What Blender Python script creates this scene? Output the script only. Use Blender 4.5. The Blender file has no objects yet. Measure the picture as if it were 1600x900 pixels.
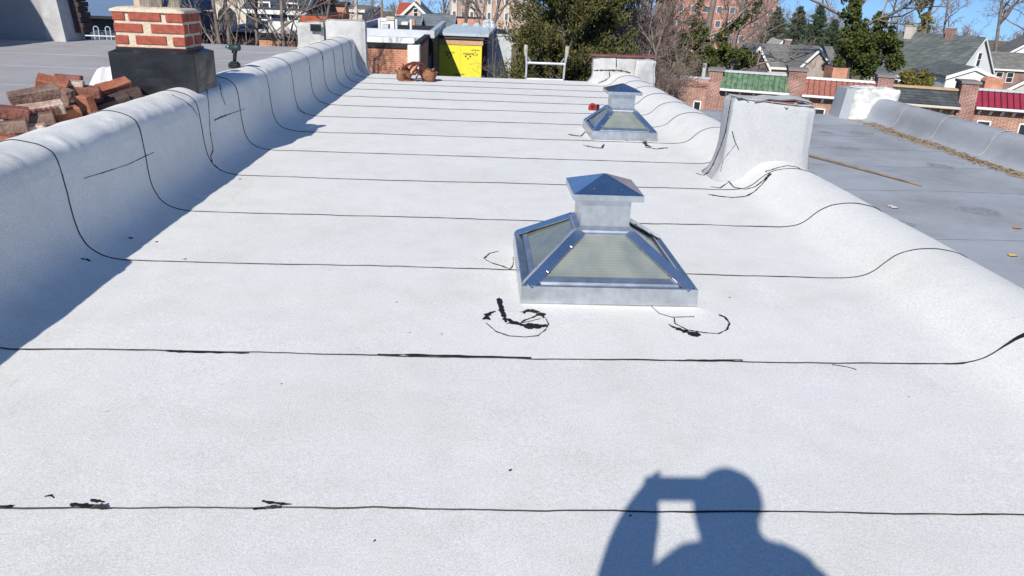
import bpy, bmesh, math, random
import numpy as np
from mathutils import Vector, Matrix, noise
from mathutils.bvhtree import BVHTree

# ------------------------------------------------------------------ camera, sky, sun, exposure
scene = bpy.context.scene
COL = scene.collection
R_ = math.radians
CAMH = 1.5
FPX = 1150.0
PITCH, YAW, ROLL = R_(21.85), R_(3.16), R_(2.435)
_f = Vector((math.sin(YAW)*math.cos(PITCH), math.cos(YAW)*math.cos(PITCH), -math.sin(PITCH)))
_r0 = Vector((math.cos(YAW), -math.sin(YAW), 0)); _u0 = _r0.cross(_f)
_r = _r0*math.cos(ROLL) + _u0*math.sin(ROLL)
_u = -_r0*math.sin(ROLL) + _u0*math.cos(ROLL)
CAM = Vector((0, 0, CAMH))
cam_data = bpy.data.cameras.new('camera')
cam = bpy.data.objects.new('camera', cam_data); COL.objects.link(cam)
cam_data.sensor_width = 36.0
cam_data.lens = 36.0*FPX/1600.0
cam_data.clip_start = 0.02
cam_data.clip_end = 6000
cam.matrix_world = Matrix(((_r.x, _u.x, -_f.x, 0), (_r.y, _u.y, -_f.y, 0), (_r.z, _u.z, -_f.z, CAMH), (0, 0, 0, 1)))
scene.camera = cam

SUNX, SUNY = 0.46, 1.32                      # shadow offset per metre of height
SUN_EL = math.atan(1/math.hypot(SUNX, SUNY))
SUN_AZ = math.atan2(-SUNX, -SUNY)
world = bpy.data.worlds.new('World'); scene.world = world; world.use_nodes = True
wn = world.node_tree
sky = wn.nodes.new('ShaderNodeTexSky'); sky.sky_type = 'NISHITA'; sky.sun_disc = False
sky.sun_elevation = SUN_EL; sky.sun_rotation = SUN_AZ % (2*math.pi)
sky.air_density = 1.0; sky.dust_density = 0.0; sky.ozone_density = 8.0; sky.altitude = 50
bg = wn.nodes['Background']; bg.inputs['Strength'].default_value = 0.112
tcw = wn.nodes.new('ShaderNodeTexCoord'); vadd = wn.nodes.new('ShaderNodeVectorMath'); vadd.operation = 'ADD'; vadd.inputs[1].default_value = (0, 0, .14)
vnm = wn.nodes.new('ShaderNodeVectorMath'); vnm.operation = 'NORMALIZE'          # the town stands on a hill: the sky's horizon lies below eye level
wn.links.new(tcw.outputs['Generated'], vadd.inputs[0]); wn.links.new(vadd.outputs[0], vnm.inputs[0]); wn.links.new(vnm.outputs[0], sky.inputs['Vector'])
wn.links.new(sky.outputs['Color'], bg.inputs['Color'])
sun_d = bpy.data.lights.new('sun', 'SUN'); sun_d.energy = 4.55; sun_d.angle = R_(0.53); sun_d.color = (1.0, 0.96, 0.885)
sun = bpy.data.objects.new('sun', sun_d); COL.objects.link(sun)
sun.rotation_euler = Vector((SUNX, SUNY, -1)).to_track_quat('-Z', 'Y').to_euler()
sun.location = (-10, -30, 30)
scene.view_settings.view_transform = 'Standard'
scene.view_settings.look = 'None'
scene.view_settings.exposure = 0.15
scene.view_settings.gamma = 1.0
scene.view_settings.use_curve_mapping = False
scene.cycles.max_bounces = 6

random.seed(7)
RNG = np.random.default_rng(11)

# ------------------------------------------------------------------ helpers
def ray(px, py):
    return (_r*((px-800)/FPX) - _u*((py-450)/FPX) + _f)
def at(px, py, Y):
    d = ray(px, py); return CAM + d*(Y/d.y)
def atz(px, py, z):
    d = ray(px, py); return CAM + d*((z-CAMH)/d.z)
def atx(px, py, x):
    d = ray(px, py); return CAM + d*(x/d.x)
ORG = {}
def tag(o, label=None, cat=None, group=None, kind=None):
    if label: o['label'] = label
    if cat: o['category'] = cat
    if group: o['group'] = group
    if kind: o['kind'] = kind
    return o
def thing(name, loc, label=None, cat=None, group=None, kind=None):
    o = bpy.data.objects.new(name, None); COL.objects.link(o)
    o.location = loc; o.empty_display_size = 0.1
    ORG[o.name] = Vector(loc)
    return tag(o, label, cat, group, kind)
def link(name, me, parent=None, loc=(0, 0, 0)):
    o = bpy.data.objects.new(name, me); COL.objects.link(o)
    o.location = loc
    if parent is not None:
        o.parent = parent
        ORG[o.name] = ORG[parent.name]
    else:
        ORG[o.name] = Vector(loc)
    return o

class MB:
    """collects geometry in world space (through matrix M); build() makes one mesh object"""
    def __init__(self, M=None):
        self.v = []; self.f = []; self.M = M
    def add(self, vs, fs):
        n = len(self.v)
        if self.M is not None: vs = [self.M @ Vector(p) for p in vs]
        self.v += [tuple(p) for p in vs]
        self.f += [tuple(i+n for i in f) for f in fs]
        return self
    def box(self, x0, x1, y0, y1, z0, z1):
        vs = [(x, y, z) for x in (x0, x1) for y in (y0, y1) for z in (z0, z1)]
        return self.add(vs, [(0, 1, 3, 2), (4, 6, 7, 5), (0, 4, 5, 1), (2, 3, 7, 6), (0, 2, 6, 4), (1, 5, 7, 3)])
    def obox(self, c, size, rot):
        sx, sy, sz = (s/2 for s in size); c = Vector(c)
        vs = [c + rot @ Vector((x, y, z)) for x in (-sx, sx) for y in (-sy, sy) for z in (-sz, sz)]
        return self.add(vs, [(0, 1, 3, 2), (4, 6, 7, 5), (0, 4, 5, 1), (2, 3, 7, 6), (0, 2, 6, 4), (1, 5, 7, 3)])
    def hull8(self, a, b):
        """prism between two quads a (4 pts, ccw seen from outside a) and b"""
        return self.add(list(a)+list(b), [(0, 1, 2, 3), (7, 6, 5, 4), (0, 4, 5, 1), (1, 5, 6, 2), (2, 6, 7, 3), (3, 7, 4, 0)])
    def prism(self, pts, d):
        """polygon pts extruded by vector d"""
        n = len(pts); d = Vector(d)
        vs = [Vector(p) for p in pts] + [Vector(p)+d for p in pts]
        fs = [tuple(range(n)), tuple(range(2*n-1, n-1, -1))] + [(i, i+n, (i+1) % n+n, (i+1) % n) for i in range(n)]
        return self.add(vs, fs)
    def tube(self, path, rad, n=8, cap=True):
        path = [Vector(p) for p in path]
        if not hasattr(rad, '__len__'): rad = [rad]*len(path)
        rings = []; up = None
        for i, p in enumerate(path):
            t = (path[min(i+1, len(path)-1)] - path[max(i-1, 0)]).normalized()
            if up is None:
                up = Vector((0, 0, 1)) if abs(t.z) < .9 else Vector((1, 0, 0))
            a = t.cross(up).normalized(); b = a.cross(t).normalized(); up = b
            rings.append([p + (a*math.cos(2*math.pi*k/n) + b*math.sin(2*math.pi*k/n))*rad[i] for k in range(n)])
        vs = [q for r in rings for q in r]; fs = []
        for i in range(len(path)-1):
            for k in range(n):
                fs.append((i*n+k, i*n+(k+1) % n, (i+1)*n+(k+1) % n, (i+1)*n+k))
        if cap:
            fs.append(tuple(range(n-1, -1, -1))); fs.append(tuple(range((len(path)-1)*n, len(path)*n)))
        return self.add(vs, fs)
    def lathe(self, c, prof, n=16):
        c = Vector(c); vs = []; fs = []
        for (r, z) in prof:
            for k in range(n):
                a = 2*math.pi*k/n; vs.append(c+Vector((r*math.cos(a), r*math.sin(a), z)))
        for i in range(len(prof)-1):
            for k in range(n):
                fs.append((i*n+k, i*n+(k+1) % n, (i+1)*n+(k+1) % n, (i+1)*n+k))
        fs.append(tuple(range(n-1, -1, -1))); fs.append(tuple(range((len(prof)-1)*n, len(prof)*n)))
        return self.add(vs, fs)
    def mesh(self, name, mat, org=(0, 0, 0), smooth=False, bevel=0, segs=1):
        o = Vector(org)
        me = bpy.data.meshes.new(name)
        me.from_pydata([tuple(Vector(p)-o) for p in self.v], [], self.f)
        bm = bmesh.new(); bm.from_mesh(me)
        bmesh.ops.recalc_face_normals(bm, faces=bm.faces)
        if bevel:
            bmesh.ops.bevel(bm, geom=[e for e in bm.edges if len(e.link_faces) == 2 and e.calc_face_angle(0) > .5], offset=bevel, segments=segs, affect='EDGES', profile=.5)
        bm.to_mesh(me); bm.free()
        if smooth:
            me.polygons.foreach_set('use_smooth', [True]*len(me.polygons))
        me.materials.append(mat)
        return me
    def build(self, name, mat, parent=None, smooth=False, bevel=0, segs=1, loc=None):
        if parent is not None:
            return link(name, self.mesh(name, mat, ORG[parent.name], smooth, bevel, segs), parent)
        if loc is None:
            a = np.array(self.v); loc = ((a[:, 0].min()+a[:, 0].max())/2, (a[:, 1].min()+a[:, 1].max())/2, a[:, 2].min())
        return link(name, self.mesh(name, mat, loc, smooth, bevel, segs), None, loc)

def np_mesh(name, verts, faces, mat, smooth=False):
    """verts (N,3), faces (M,k) numpy"""
    me = bpy.data.meshes.new(name)
    verts = np.ascontiguousarray(verts, dtype=np.float32); faces = np.ascontiguousarray(faces, dtype=np.int32)
    m, k = faces.shape
    me.vertices.add(len(verts)); me.vertices.foreach_set('co', verts.ravel())
    me.loops.add(m*k); me.loops.foreach_set('vertex_index', faces.ravel())
    me.polygons.add(m)
    me.polygons.foreach_set('loop_start', np.arange(0, m*k, k, dtype=np.int32))
    if smooth: me.polygons.foreach_set('use_smooth', np.ones(m, dtype=bool))
    me.update(calc_edges=True); me.validate()
    me.materials.append(mat)
    return me

# ------------------------------------------------------------------ materials
MATS = {}
def mat(name, col, rough=.8, metal=0., var=.12, scale=6., bump=0., bscale=60., spec=.3, col2=None, detail=5., stretch=None, island=0.):
    if name in MATS: return MATS[name]
    m = bpy.data.materials.new(name); m.use_nodes = True; nt = m.node_tree
    p = nt.nodes['Principled BSDF']
    p.inputs['Roughness'].default_value = rough; p.inputs['Metallic'].default_value = metal
    p.inputs['Specular IOR Level'].default_value = spec
    tc = nt.nodes.new('ShaderNodeTexCoord')
    src = tc.outputs['Object']
    if stretch:
        mp = nt.nodes.new('ShaderNodeMapping'); mp.inputs['Scale'].default_value = stretch
        nt.links.new(src, mp.inputs['Vector']); src = mp.outputs['Vector']
    nz = nt.nodes.new('ShaderNodeTexNoise'); nz.inputs['Scale'].default_value = scale; nz.inputs['Detail'].default_value = detail
    nz.inputs['Roughness'].default_value = .62
    nt.links.new(src, nz.inputs['Vector'])
    rp = nt.nodes.new('ShaderNodeValToRGB')
    c = np.array(col[:3]); d = np.array(col2[:3]) if col2 else c*(1+var)
    a = c if col2 else c*(1-var)
    rp.color_ramp.elements[0].position = .33; rp.color_ramp.elements[1].position = .67
    rp.color_ramp.elements[0].color = (*a, 1); rp.color_ramp.elements[1].color = (*d, 1)
    nt.links.new(nz.outputs['Fac'], rp.inputs['Fac'])
    out = rp.outputs['Color']
    if island:
        g = nt.nodes.new('ShaderNodeNewGeometry'); hs = nt.nodes.new('ShaderNodeHueSaturation')
        mr = nt.nodes.new('ShaderNodeMapRange'); mr.inputs['To Min'].default_value = 1-island; mr.inputs['To Max'].default_value = 1+island
        nt.links.new(g.outputs['Random Per Island'], mr.inputs['Value']); nt.links.new(mr.outputs['Result'], hs.inputs['Value'])
        nt.links.new(out, hs.inputs['Color']); out = hs.outputs['Color']
    nt.links.new(out, p.inputs['Base Color'])
    if bump:
        nb = nt.nodes.new('ShaderNodeTexNoise'); nb.inputs['Scale'].default_value = bscale; nb.inputs['Detail'].default_value = 4
        nt.links.new(src, nb.inputs['Vector'])
        bp = nt.nodes.new('ShaderNodeBump'); bp.inputs['Strength'].default_value = bump; bp.inputs['Distance'].default_value = .02
        nt.links.new(nb.outputs['Fac'], bp.inputs['Height']); nt.links.new(bp.outputs['Normal'], p.inputs['Normal'])
    MATS[name] = m
    return m

def mat_membrane(name, base, dirt, specks=True):
    m = bpy.data.materials.new(name); m.use_nodes = True; nt = m.node_tree; L = nt.links
    p = nt.nodes['Principled BSDF']; p.inputs['Roughness'].default_value = .85; p.inputs['Specular IOR Level'].default_value = .25
    ge = nt.nodes.new('ShaderNodeNewGeometry'); pos = ge.outputs['Position']
    def nz(scale, det, rg=.6):
        n = nt.nodes.new('ShaderNodeTexNoise'); n.inputs['Scale'].default_value = scale; n.inputs['Detail'].default_value = det; n.inputs['Roughness'].default_value = rg
        L.new(pos, n.inputs['Vector']); return n.outputs['Fac']
    def ramp(fac, p0, c0, p1, c1):
        r = nt.nodes.new('ShaderNodeValToRGB'); r.color_ramp.elements[0].position = p0; r.color_ramp.elements[1].position = p1
        r.color_ramp.elements[0].color = (*c0, 1); r.color_ramp.elements[1].color = (*c1, 1); L.new(fac, r.inputs['Fac']); return r.outputs['Color']
    def mul(a, b, fac=1.):
        x = nt.nodes.new('ShaderNodeMix'); x.data_type = 'RGBA'; x.blend_type = 'MULTIPLY'; x.inputs['Factor'].default_value = fac
        L.new(a, x.inputs['A']); L.new(b, x.inputs['B']); return x.outputs['Result']
    b = np.array(base)
    grain = mul(ramp(nz(140, 4, .8), .34, b*.78, .62, b*1.09), ramp(nz(48, 3, .6), .35, (.955, .955, .955), .60, (1., 1., 1.)))
    big = ramp(nz(.9, 6, .62), .30, np.array(dirt), .58, (1, 1, 1))
    mid = ramp(nz(5.0, 5, .6), .28, (.95, .95, .95), .55, (1, 1, 1))
    c = mul(mul(grain, big), mid)
    # old puddle outlines and scuffs: thin irregular rings where a slow noise crosses a level
    sl = nz(.55, 3, .55); ab = nt.nodes.new('ShaderNodeMath'); ab.operation = 'SUBTRACT'; ab.inputs[1].default_value = .5; L.new(sl, ab.inputs[0])
    a2 = nt.nodes.new('ShaderNodeMath'); a2.operation = 'ABSOLUTE'; L.new(ab.outputs[0], a2.inputs[0])
    c = mul(c, ramp(a2.outputs[0], .0, (.975, .970, .962), .035, (1, 1, 1)))
    c = mul(c, ramp(nz(2.3, 7, .72), .36, (.965, .96, .952), .50, (1, 1, 1)))
    oi = nt.nodes.new('ShaderNodeObjectInfo'); c = mul(c, ramp(oi.outputs['Random'], .0, (.965, .965, .967), 1., (1, 1, 1)))
    if specks:
        vo = nt.nodes.new('ShaderNodeTexVoronoi'); vo.inputs['Scale'].default_value = 3.2; vo.inputs['Randomness'].default_value = 1
        dist = nt.nodes.new('ShaderNodeVectorMath'); dist.operation = 'ADD'
        nn = nt.nodes.new('ShaderNodeTexNoise'); nn.inputs['Scale'].default_value = 40; L.new(pos, nn.inputs['Vector'])
        sc = nt.nodes.new('ShaderNodeVectorMath'); sc.operation = 'SCALE'; sc.inputs['Scale'].default_value = .03
        L.new(nn.outputs['Color'], sc.inputs[0]); L.new(pos, dist.inputs[0]); L.new(sc.outputs[0], dist.inputs[1])
        L.new(dist.outputs[0], vo.inputs['Vector'])
        spots = ramp(vo.outputs['Distance'], .014, (.25, .24, .24), .034, (1, 1, 1))
        # only some cells carry a speck
        gt = nt.nodes.new('ShaderNodeMath'); gt.operation = 'GREATER_THAN'; gt.inputs[1].default_value = .72
        sep = nt.nodes.new('ShaderNodeSeparateColor'); L.new(vo.outputs['Color'], sep.inputs[0]); L.new(sep.outputs[0], gt.inputs[0])
        x = nt.nodes.new('ShaderNodeMix'); x.data_type = 'RGBA'; x.blend_type = 'MULTIPLY'
        L.new(gt.outputs[0], x.inputs['Factor']); L.new(c, x.inputs['A']); L.new(spots, x.inputs['B']); c = x.outputs['Result']
    L.new(c, p.inputs['Base Color'])
    bp = nt.nodes.new('ShaderNodeBump'); bp.inputs['Strength'].default_value = .35; bp.inputs['Distance'].default_value = .004
    L.new(nz(260, 3, .7), bp.inputs['Height'])
    bp2 = nt.nodes.new('ShaderNodeBump'); bp2.inputs['Strength'].default_value = .10; bp2.inputs['Distance'].default_value = .02
    L.new(nz(7, 4), bp2.inputs['Height']); L.new(bp.outputs['Normal'], bp2.inputs['Normal'])
    L.new(bp2.outputs['Normal'], p.inputs['Normal'])
    MATS[name] = m
    return m

def mat_brick(name, c1, c2, mortar, bw=.21, rh=.075, ms=.011, var=.5):
    m = bpy.data.materials.new(name); m.use_nodes = True; nt = m.node_tree; L = nt.links
    p = nt.nodes['Principled BSDF']; p.inputs['Roughness'].default_value = .9
    ge = nt.nodes.new('ShaderNodeNewGeometry'); sp = nt.nodes.new('ShaderNodeSeparateXYZ'); L.new(ge.outputs['Position'], sp.inputs[0])
    ad = nt.nodes.new('ShaderNodeMath'); L.new(sp.outputs['X'], ad.inputs[0]); L.new(sp.outputs['Y'], ad.inputs[1])
    cb = nt.nodes.new('ShaderNodeCombineXYZ'); L.new(ad.outputs[0], cb.inputs['X']); L.new(sp.outputs['Z'], cb.inputs['Y'])
    br = nt.nodes.new('ShaderNodeTexBrick'); br.inputs['Scale'].default_value = 1.0
    br.inputs['Brick Width'].default_value = bw; br.inputs['Row Height'].default_value = rh; br.inputs['Mortar Size'].default_value = ms
    br.inputs['Color1'].default_value = (*c1, 1); br.inputs['Color2'].default_value = (*c2, 1); br.inputs['Mortar'].default_value = (*mortar, 1)
    br.inputs['Bias'].default_value = 0
    L.new(cb.outputs[0], br.inputs['Vector'])
    nz = nt.nodes.new('ShaderNodeTexNoise'); nz.inputs['Scale'].default_value = 1.3; nz.inputs['Detail'].default_value = 6; L.new(ge.outputs['Position'], nz.inputs['Vector'])
    mr = nt.nodes.new('ShaderNodeMapRange'); mr.inputs['From Min'].default_value = .3; mr.inputs['From Max'].default_value = .7; mr.inputs['To Min'].default_value = 1-var*.6; mr.inputs['To Max'].default_value = 1+var*.5
    L.new(nz.outputs['Fac'], mr.inputs['Value'])
    hs = nt.nodes.new('ShaderNodeHueSaturation'); L.new(mr.outputs[0], hs.inputs['Value']); L.new(br.outputs['Color'], hs.inputs['Color'])
    L.new(hs.outputs['Color'], p.inputs['Base Color'])
    bp = nt.nodes.new('ShaderNodeBump'); bp.inputs['Strength'].default_value = .4; bp.inputs['Distance'].default_value = .01; bp.invert = True
    L.new(br.outputs['Fac'], bp.inputs['Height']); L.new(bp.outputs['Normal'], p.inputs['Normal'])
    MATS[name] = m
    return m

def mat_shingle(name, c1, c2, rh=.14, bw=.3):
    m = mat_brick(name, c1, c2, tuple(.55*a for a in c1), bw, rh, .012, .35)
    return m

M_MEM = mat_membrane('white_membrane', (.85, .832, .792), (.965, .96, .945))
M_WRAP = mat_membrane('weathered_white_membrane', (.50, .505, .505), (.84, .84, .84), False)
M_GREYROOF_L = mat_membrane('grey_roof_coating', (.44, .425, .43), (.86, .84, .82), False)
M_GREYROOF_R = mat_membrane('slate_roof_coating', (.41, .43, .465), (.72, .70, .68), False)
M_BIT = mat('black_bitumen', (.012, .012, .013), .55, var=.5, scale=40, spec=.4)
M_BITF = mat('weathered_bitumen', (.05, .048, .046), .75, var=.6, scale=30)
M_GALV = mat('galvanised_steel', (.84, .87, .90), .22, 1.0, var=.10, scale=9, bump=.05, bscale=14)
M_GALV2 = mat('dull_galvanised_steel', (.56, .59, .62), .34, .95, var=.16, scale=14)
M_BLACKMETAL = mat('charcoal_sheet_metal', (.035, .037, .042), .33, .55, var=.25, scale=5, bump=.35, bscale=4, spec=.5)
M_MORTAR = mat('cream_mortar', (.60, .50, .38), .95, var=.15, scale=25, bump=.5, bscale=60)
M_BRICKRED = mat('clean_red_brick', (.33, .085, .055), .85, var=.22, scale=22, bump=.3, bscale=70)
M_WHITEPAINT = mat('white_paint', (.78, .78, .76), .6, var=.04, scale=3)
M_OLDWHITE = mat('weathered_white', (.38, .375, .365), .85, col2=(.54, .535, .525), scale=4, bump=.5, bscale=12)
M_WOOD = mat('weathered_wood', (.30, .21, .13), .85, var=.3, scale=12, stretch=(1, 1, 12))
M_FRONTBRICK = mat_brick('front_brick', (.30, .105, .065), (.40, .17, .10), (.48, .42, .36))
M_FRONTBRICK_TAN = mat_brick('tan_brick', (.40, .20, .11), (.50, .28, .16), (.55, .50, .43))
M_PIERBRICK = mat_brick('pier_brick', (.22, .075, .055), (.30, .10, .07), (.42, .37, .33))
M_ORANGEBRICK = mat_brick('orange_brick', (.56, .19, .10), (.66, .25, .13), (.60, .42, .32))
M_GLASSDARK = mat('dark_window_glass', (.03, .037, .045), .08, var=.2, scale=2, spec=.6)
M_ASPHALT = mat('asphalt', (.05, .05, .052), .9, var=.2, scale=4)

# ------------------------------------------------------------------ ground
GZ = -8.0
def ground_z(x, y):
    d = math.hypot(x, y)
    return GZ - max(0., d-130.)*.026 - .00002*max(0, d-130)**2*0
def make_ground():
    rads = [0, 20, 40, 60, 80, 100, 120, 140, 170, 210, 260, 330, 430, 600, 900, 1400, 2200, 3500]
    n = 72; vs = [(0, 0, GZ)]; fs = []
    for r in rads[1:]:
        for k in range(n):
            a = 2*math.pi*k/n; x, y = r*math.cos(a), r*math.sin(a)
            vs.append((x, y, ground_z(x, y) + (.25*noise.noise(Vector((x*.03, y*.03, 3))) if r > 60 else 0)))
    for k in range(n): fs.append((0, 1+k, 1+(k+1) % n))
    for i in range(len(rads)-2):
        for k in range(n):
            a = 1+i*n+k; b = 1+i*n+(k+1) % n; fs.append((a, a+n, b+n, b))
    me = bpy.data.meshes.new('ground'); me.from_pydata(vs, [], fs)
    me.polygons.foreach_set('use_smooth', [True]*len(fs))
    me.materials.append(mat('winter_ground', (.13, .12, .07), .95, col2=(.21, .17, .11), scale=.25))
    tag(link('ground', me), kind='structure')
make_ground()
# street running across in front of the mansard row
ST_A = Vector((15.3, 47.8, 0)); ST_E = Vector((.940, -.343, 0)).normalized(); ST_N = Vector((-.343, -.940, 0)).normalized()
mb = MB()
c0 = ST_A + ST_N*14 - ST_E*25; c1 = c0 + ST_E*80
mb.add([(*c0.xy, GZ+.004), (*c1.xy, GZ+.004), (*(c1+ST_N*9).xy, GZ+.004), (*(c0+ST_N*9).xy, GZ+.004)], [(0, 3, 2, 1)])
tag(mb.build('street', M_ASPHALT), kind='structure')

# ------------------------------------------------------------------ the three row houses whose roofs are in view (bodies below the roofs)
for nm, x0, x1, zt, lab in (('row_house', -2.84, 2.985, -.03, 'row house under the white membrane roof'),
                            ('row_house', -9.2, -2.86, .40, 'row house under the grey roof with the loose bricks'),
                            ('row_house', 3.005, 7.75, -.47, 'row house under the slate grey roof with the bamboo pole')):
    t = thing(nm, ((x0+x1)/2, 5, GZ), lab, 'row house', 'row houses sharing the roofs')
    MB().box(x0, x1, -9, 14.28, GZ, zt).build('wall', M_FRONTBRICK, t)

# ------------------------------------------------------------------ white roof: profile swept along y
KEY = [(-2.875, .425), (-2.85, .47), (-2.80, .525), (-2.70, .585), (-2.58, .638), (-2.48, .667), (-2.42, .668), (-2.36, .655), (-2.31, .636), (-2.274, .610), (-2.256, .575), (-2.248, .535),
       (-2.243, .49), (-2.238, .40), (-2.233, .30), (-2.222, .20), (-2.200, .125), (-2.16, .065), (-2.09, .024), (-2.0, .004), (-1.9, 0)]
KEYR = [(2.12, 0), (2.22, .003), (2.31, .018), (2.375, .052), (2.43, .105), (2.485, .150), (2.56, .182), (2.66, .198), (2.76, .194), (2.88, .165), (2.965, .10), (2.99, .0), (2.995, -.2), (2.996, -.44)]
def catmull(P, n):
    P = [Vector((a, b)) for a, b in P]; P = [P[0]*2-P[1]] + P + [P[-1]*2-P[-2]]; out = []
    for i in range(1, len(P)-2):
        for k in range(n):
            t = k/n; a, b, c, d = P[i-1], P[i], P[i+1], P[i+2]
            out.append(.5*((2*b)+(c-a)*t+(2*a-5*b+4*c-d)*t*t+(3*b-a-3*c+d)*t**3))
    out.append(P[-2]); return out
PL = catmull(KEY, 4) + [Vector((-1.84, 0)), Vector((-1.8, 0))]
PR = [Vector((2.02, 0)), Vector((2.06, 0))] + catmull(KEYR, 4)
PF = [Vector((x, 0)) for x in np.linspace(-1.8, 2.02, 128)]
def normals2(P):
    N = []
    for i in range(len(P)):
        t = (P[min(i+1, len(P)-1)]-P[max(i-1, 0)]).normalized(); N.append(Vector((-t.y, t.x)))
    return N
SEAMS = [-5.4, -4.4, -3.36, -2.3, -1.26, -.22, .83, 1.872, 2.914, 4.02, 5.03, 6.11, 7.15, 8.19, 9.25, 10.21, 11.1, 11.97, 12.77, 13.56, 14.30]
def seam_y(k, x, s=0):
    if k in (0, len(SEAMS)-1): return SEAMS[k]
    return SEAMS[k] + .003*noise.noise(Vector((x*19, k*4.4, s*19))) + .022*noise.noise(Vector((x*.9, k*7.3, s*.7))) + .006*noise.noise(Vector((x*5, k*3.1, s*5)))
def bump_off(x, z, y):
    b = .004*noise.noise(Vector((x*2.2, y*2.2, z*2.2))) + .0016*noise.noise(Vector((x*9, y*9, z*9)))
    if z > .03:
        b += (.005 if x < 0 else .0015)*noise.noise(Vector((x*4, y*3.2, z*4+9)))
        if z > .5 and x < 0: b += .007*noise.noise(Vector((x*6, y*7, z*6))) + (.012*max(0, noise.noise(Vector((x*9, y*24, z*5)))-.12) if x > -2.36 else 0)
    return b
def crest_lift(x, y):
    """unseen raise of the left parapet beside the camera, added for its shadow"""
    if x > 0: return 0
    return .14*max(0, min(1, (3.12-y)/.10))  # added out of view so the parapet's shadow edge steps outward
def sheet(parent, P, k, side):
    N = normals2(P); rows = 40 if (P is PL and 6 <= k <= 13) else 9; vs, fs = [], []
    m = len(P)
    for j in range(rows+2):
        t = max(0, j-2)/(rows-1)
        for i, p in enumerate(P):
            ya = seam_y(k, p.x, p.y); yb = seam_y(k+1, p.x, p.y) + (.07 if k < len(SEAMS)-2 else 0)
            y = ya+(yb-ya)*t
            up = p.y/.68 if p.x < 0 else p.y/.2
            w = max(0., min(1., up))
            lap = -.0015 if j == 0 else .0022*(1-t) - .002*t
            pil = (.005 if p.x < 0 else 0.)*math.sin(math.pi*min(1, t*1.05))*w if side else 0
            o = lap + bump_off(p.x, p.y, y)*(1 if j else 1) + pil
            q = p + N[i]*o
            vs.append((q.x, y, q.y + crest_lift(p.x, y)*w))
    for j in [0]+list(range(2, rows+1)):
        for i in range(m-1):
            a = j*m+i; fs.append((a, a+1, a+m+1, a+m))
    me = bpy.data.meshes.new('membrane_sheet')
    org = ORG[parent.name]
    me.from_pydata([(x-org.x, y-org.y, z-org.z) for x, y, z in vs], [], fs)
    me.polygons.foreach_set('use_smooth', [j > 0 for j in range(rows) for i in range(m-1)])
    me.materials.append(M_MEM)
    o = link('membrane_sheet', me, parent)
    BV.append(([Vector(v) for v in vs], fs))
    # bitumen bleeding out of the lap
    if 0 < k:
        strips = []
        dense = []
        for i in range(m-1):
            n = max(1, int((P[i+1]-P[i]).length/.03))
            for q in range(n): dense.append((P[i].lerp(P[i+1], q/n), N[i].lerp(N[i+1], q/n).normalized()))
        dense.append((P[-1], N[-1]))
        vs = []; fs = []
        for i, (p, n) in enumerate(dense):
            y0 = seam_y(k, p.x, p.y)
            a = .5+.5*noise.noise(Vector((p.x*2.1, k*5.7, p.y*2.1))); b = noise.noise(Vector((p.x*13, k*9.1, p.y*13)))
            w = (.0008+.00062*max(0, SEAMS[k]))*(.05+1.1*a+.8*b)
            if k in (7, 8): w *= 1.15+1.9*max(0, noise.noise(Vector((p.x*2.7+4, k*2.2, 0)))+.15)
            if p.y > .03: w = max(w*.9, (.0021+.00032*max(0, SEAMS[k]))*(.7+.6*a))
            if k == 8 and 2.40 < p.x < 2.60: w += .019*max(0, 1-abs(p.x-2.49)/.095)
            if k == 8 and 2.15 < p.x < 2.25: w += .008
            w = max(.0007 if SEAMS[k] < 3.5 else .0014, w)
            # bead sits at the lip: from lip top toward the camera side
            lip = bump_off(p.x, p.y, y0) + .0016; hh = .0016+.00042*max(0, SEAMS[k]); ww = max(0., min(1., (p.y/.68 if p.x < 0 else p.y/.2)))
            cl = crest_lift(p.x, y0)*ww
            for (dy, h) in ((.0012, hh*(.25+.5*a)), (-w*.4, hh*(.3+.6*a)), (-w, -.0032)):
                q = p + n*(lip+h); vs.append((q.x, y0+dy, q.y+cl))
            if i:
                c = (i-1)*3
                fs += [(c, c+3, c+4, c+1), (c+1, c+4, c+5, c+2)]
        mb = MB(); mb.add(vs, fs); mb.build('seam_bead', M_BIT if SEAMS[k] < 7.5 else M_BITF, o, smooth=True)
    return o
BV = []
roof = thing('flat_roof', (0, 5, 0), kind='structure')
par_l = thing('parapet_wall', (-2.5, 5, .42), 'left parapet under white membrane, crest rounded, inner face in blue shade', 'parapet')
par_r = thing('parapet_wall', (2.65, 5, -.45), 'low rounded right parapet of the white roof beside the slate grey roof', 'parapet')
for k in range(len(SEAMS)-1):
    sheet(par_l, PL, k, True); sheet(roof, PF, k, False); sheet(par_r, PR, k, True)
# roof deck and masonry cores under the sheets
MB().box(-2.2, 2.98, -5.39, 14.27, -.028, -.012).build('roof_deck', M_WOOD, roof)
core = [(p.x+(.02 if p.x < -2.4 else -.02), p.y-.02) for p in PL if -2.85 < p.x < -2.2 and p.y > .05]
MB().prism([(x, -5.38, z) for x, z in core] + [(core[-1][0], -5.38, -.01), (core[0][0], -5.38, -.01)], (0, 19.64, 0)).build('masonry_core', M_PIERBRICK, par_l)
core = [(p.x-.01, p.y-.02) for p in PR if 2.44 < p.x < 2.97 and p.y > .05]
MB().prism([(x, -5.38, z) for x, z in core] + [(core[-1][0], -5.38, -.4), (core[0][0]+.5, -5.38, -.4), (core[0][0], -5.38, -.01)], (0, 19.64, 0)).build('masonry_core', M_PIERBRICK, par_r)
# metal drip edge at the far end of the roof
MB().box(-2.0, 2.1, 14.30, 14.335, -.12, -.004).build('drip_edge', M_OLDWHITE, roof)

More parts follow.
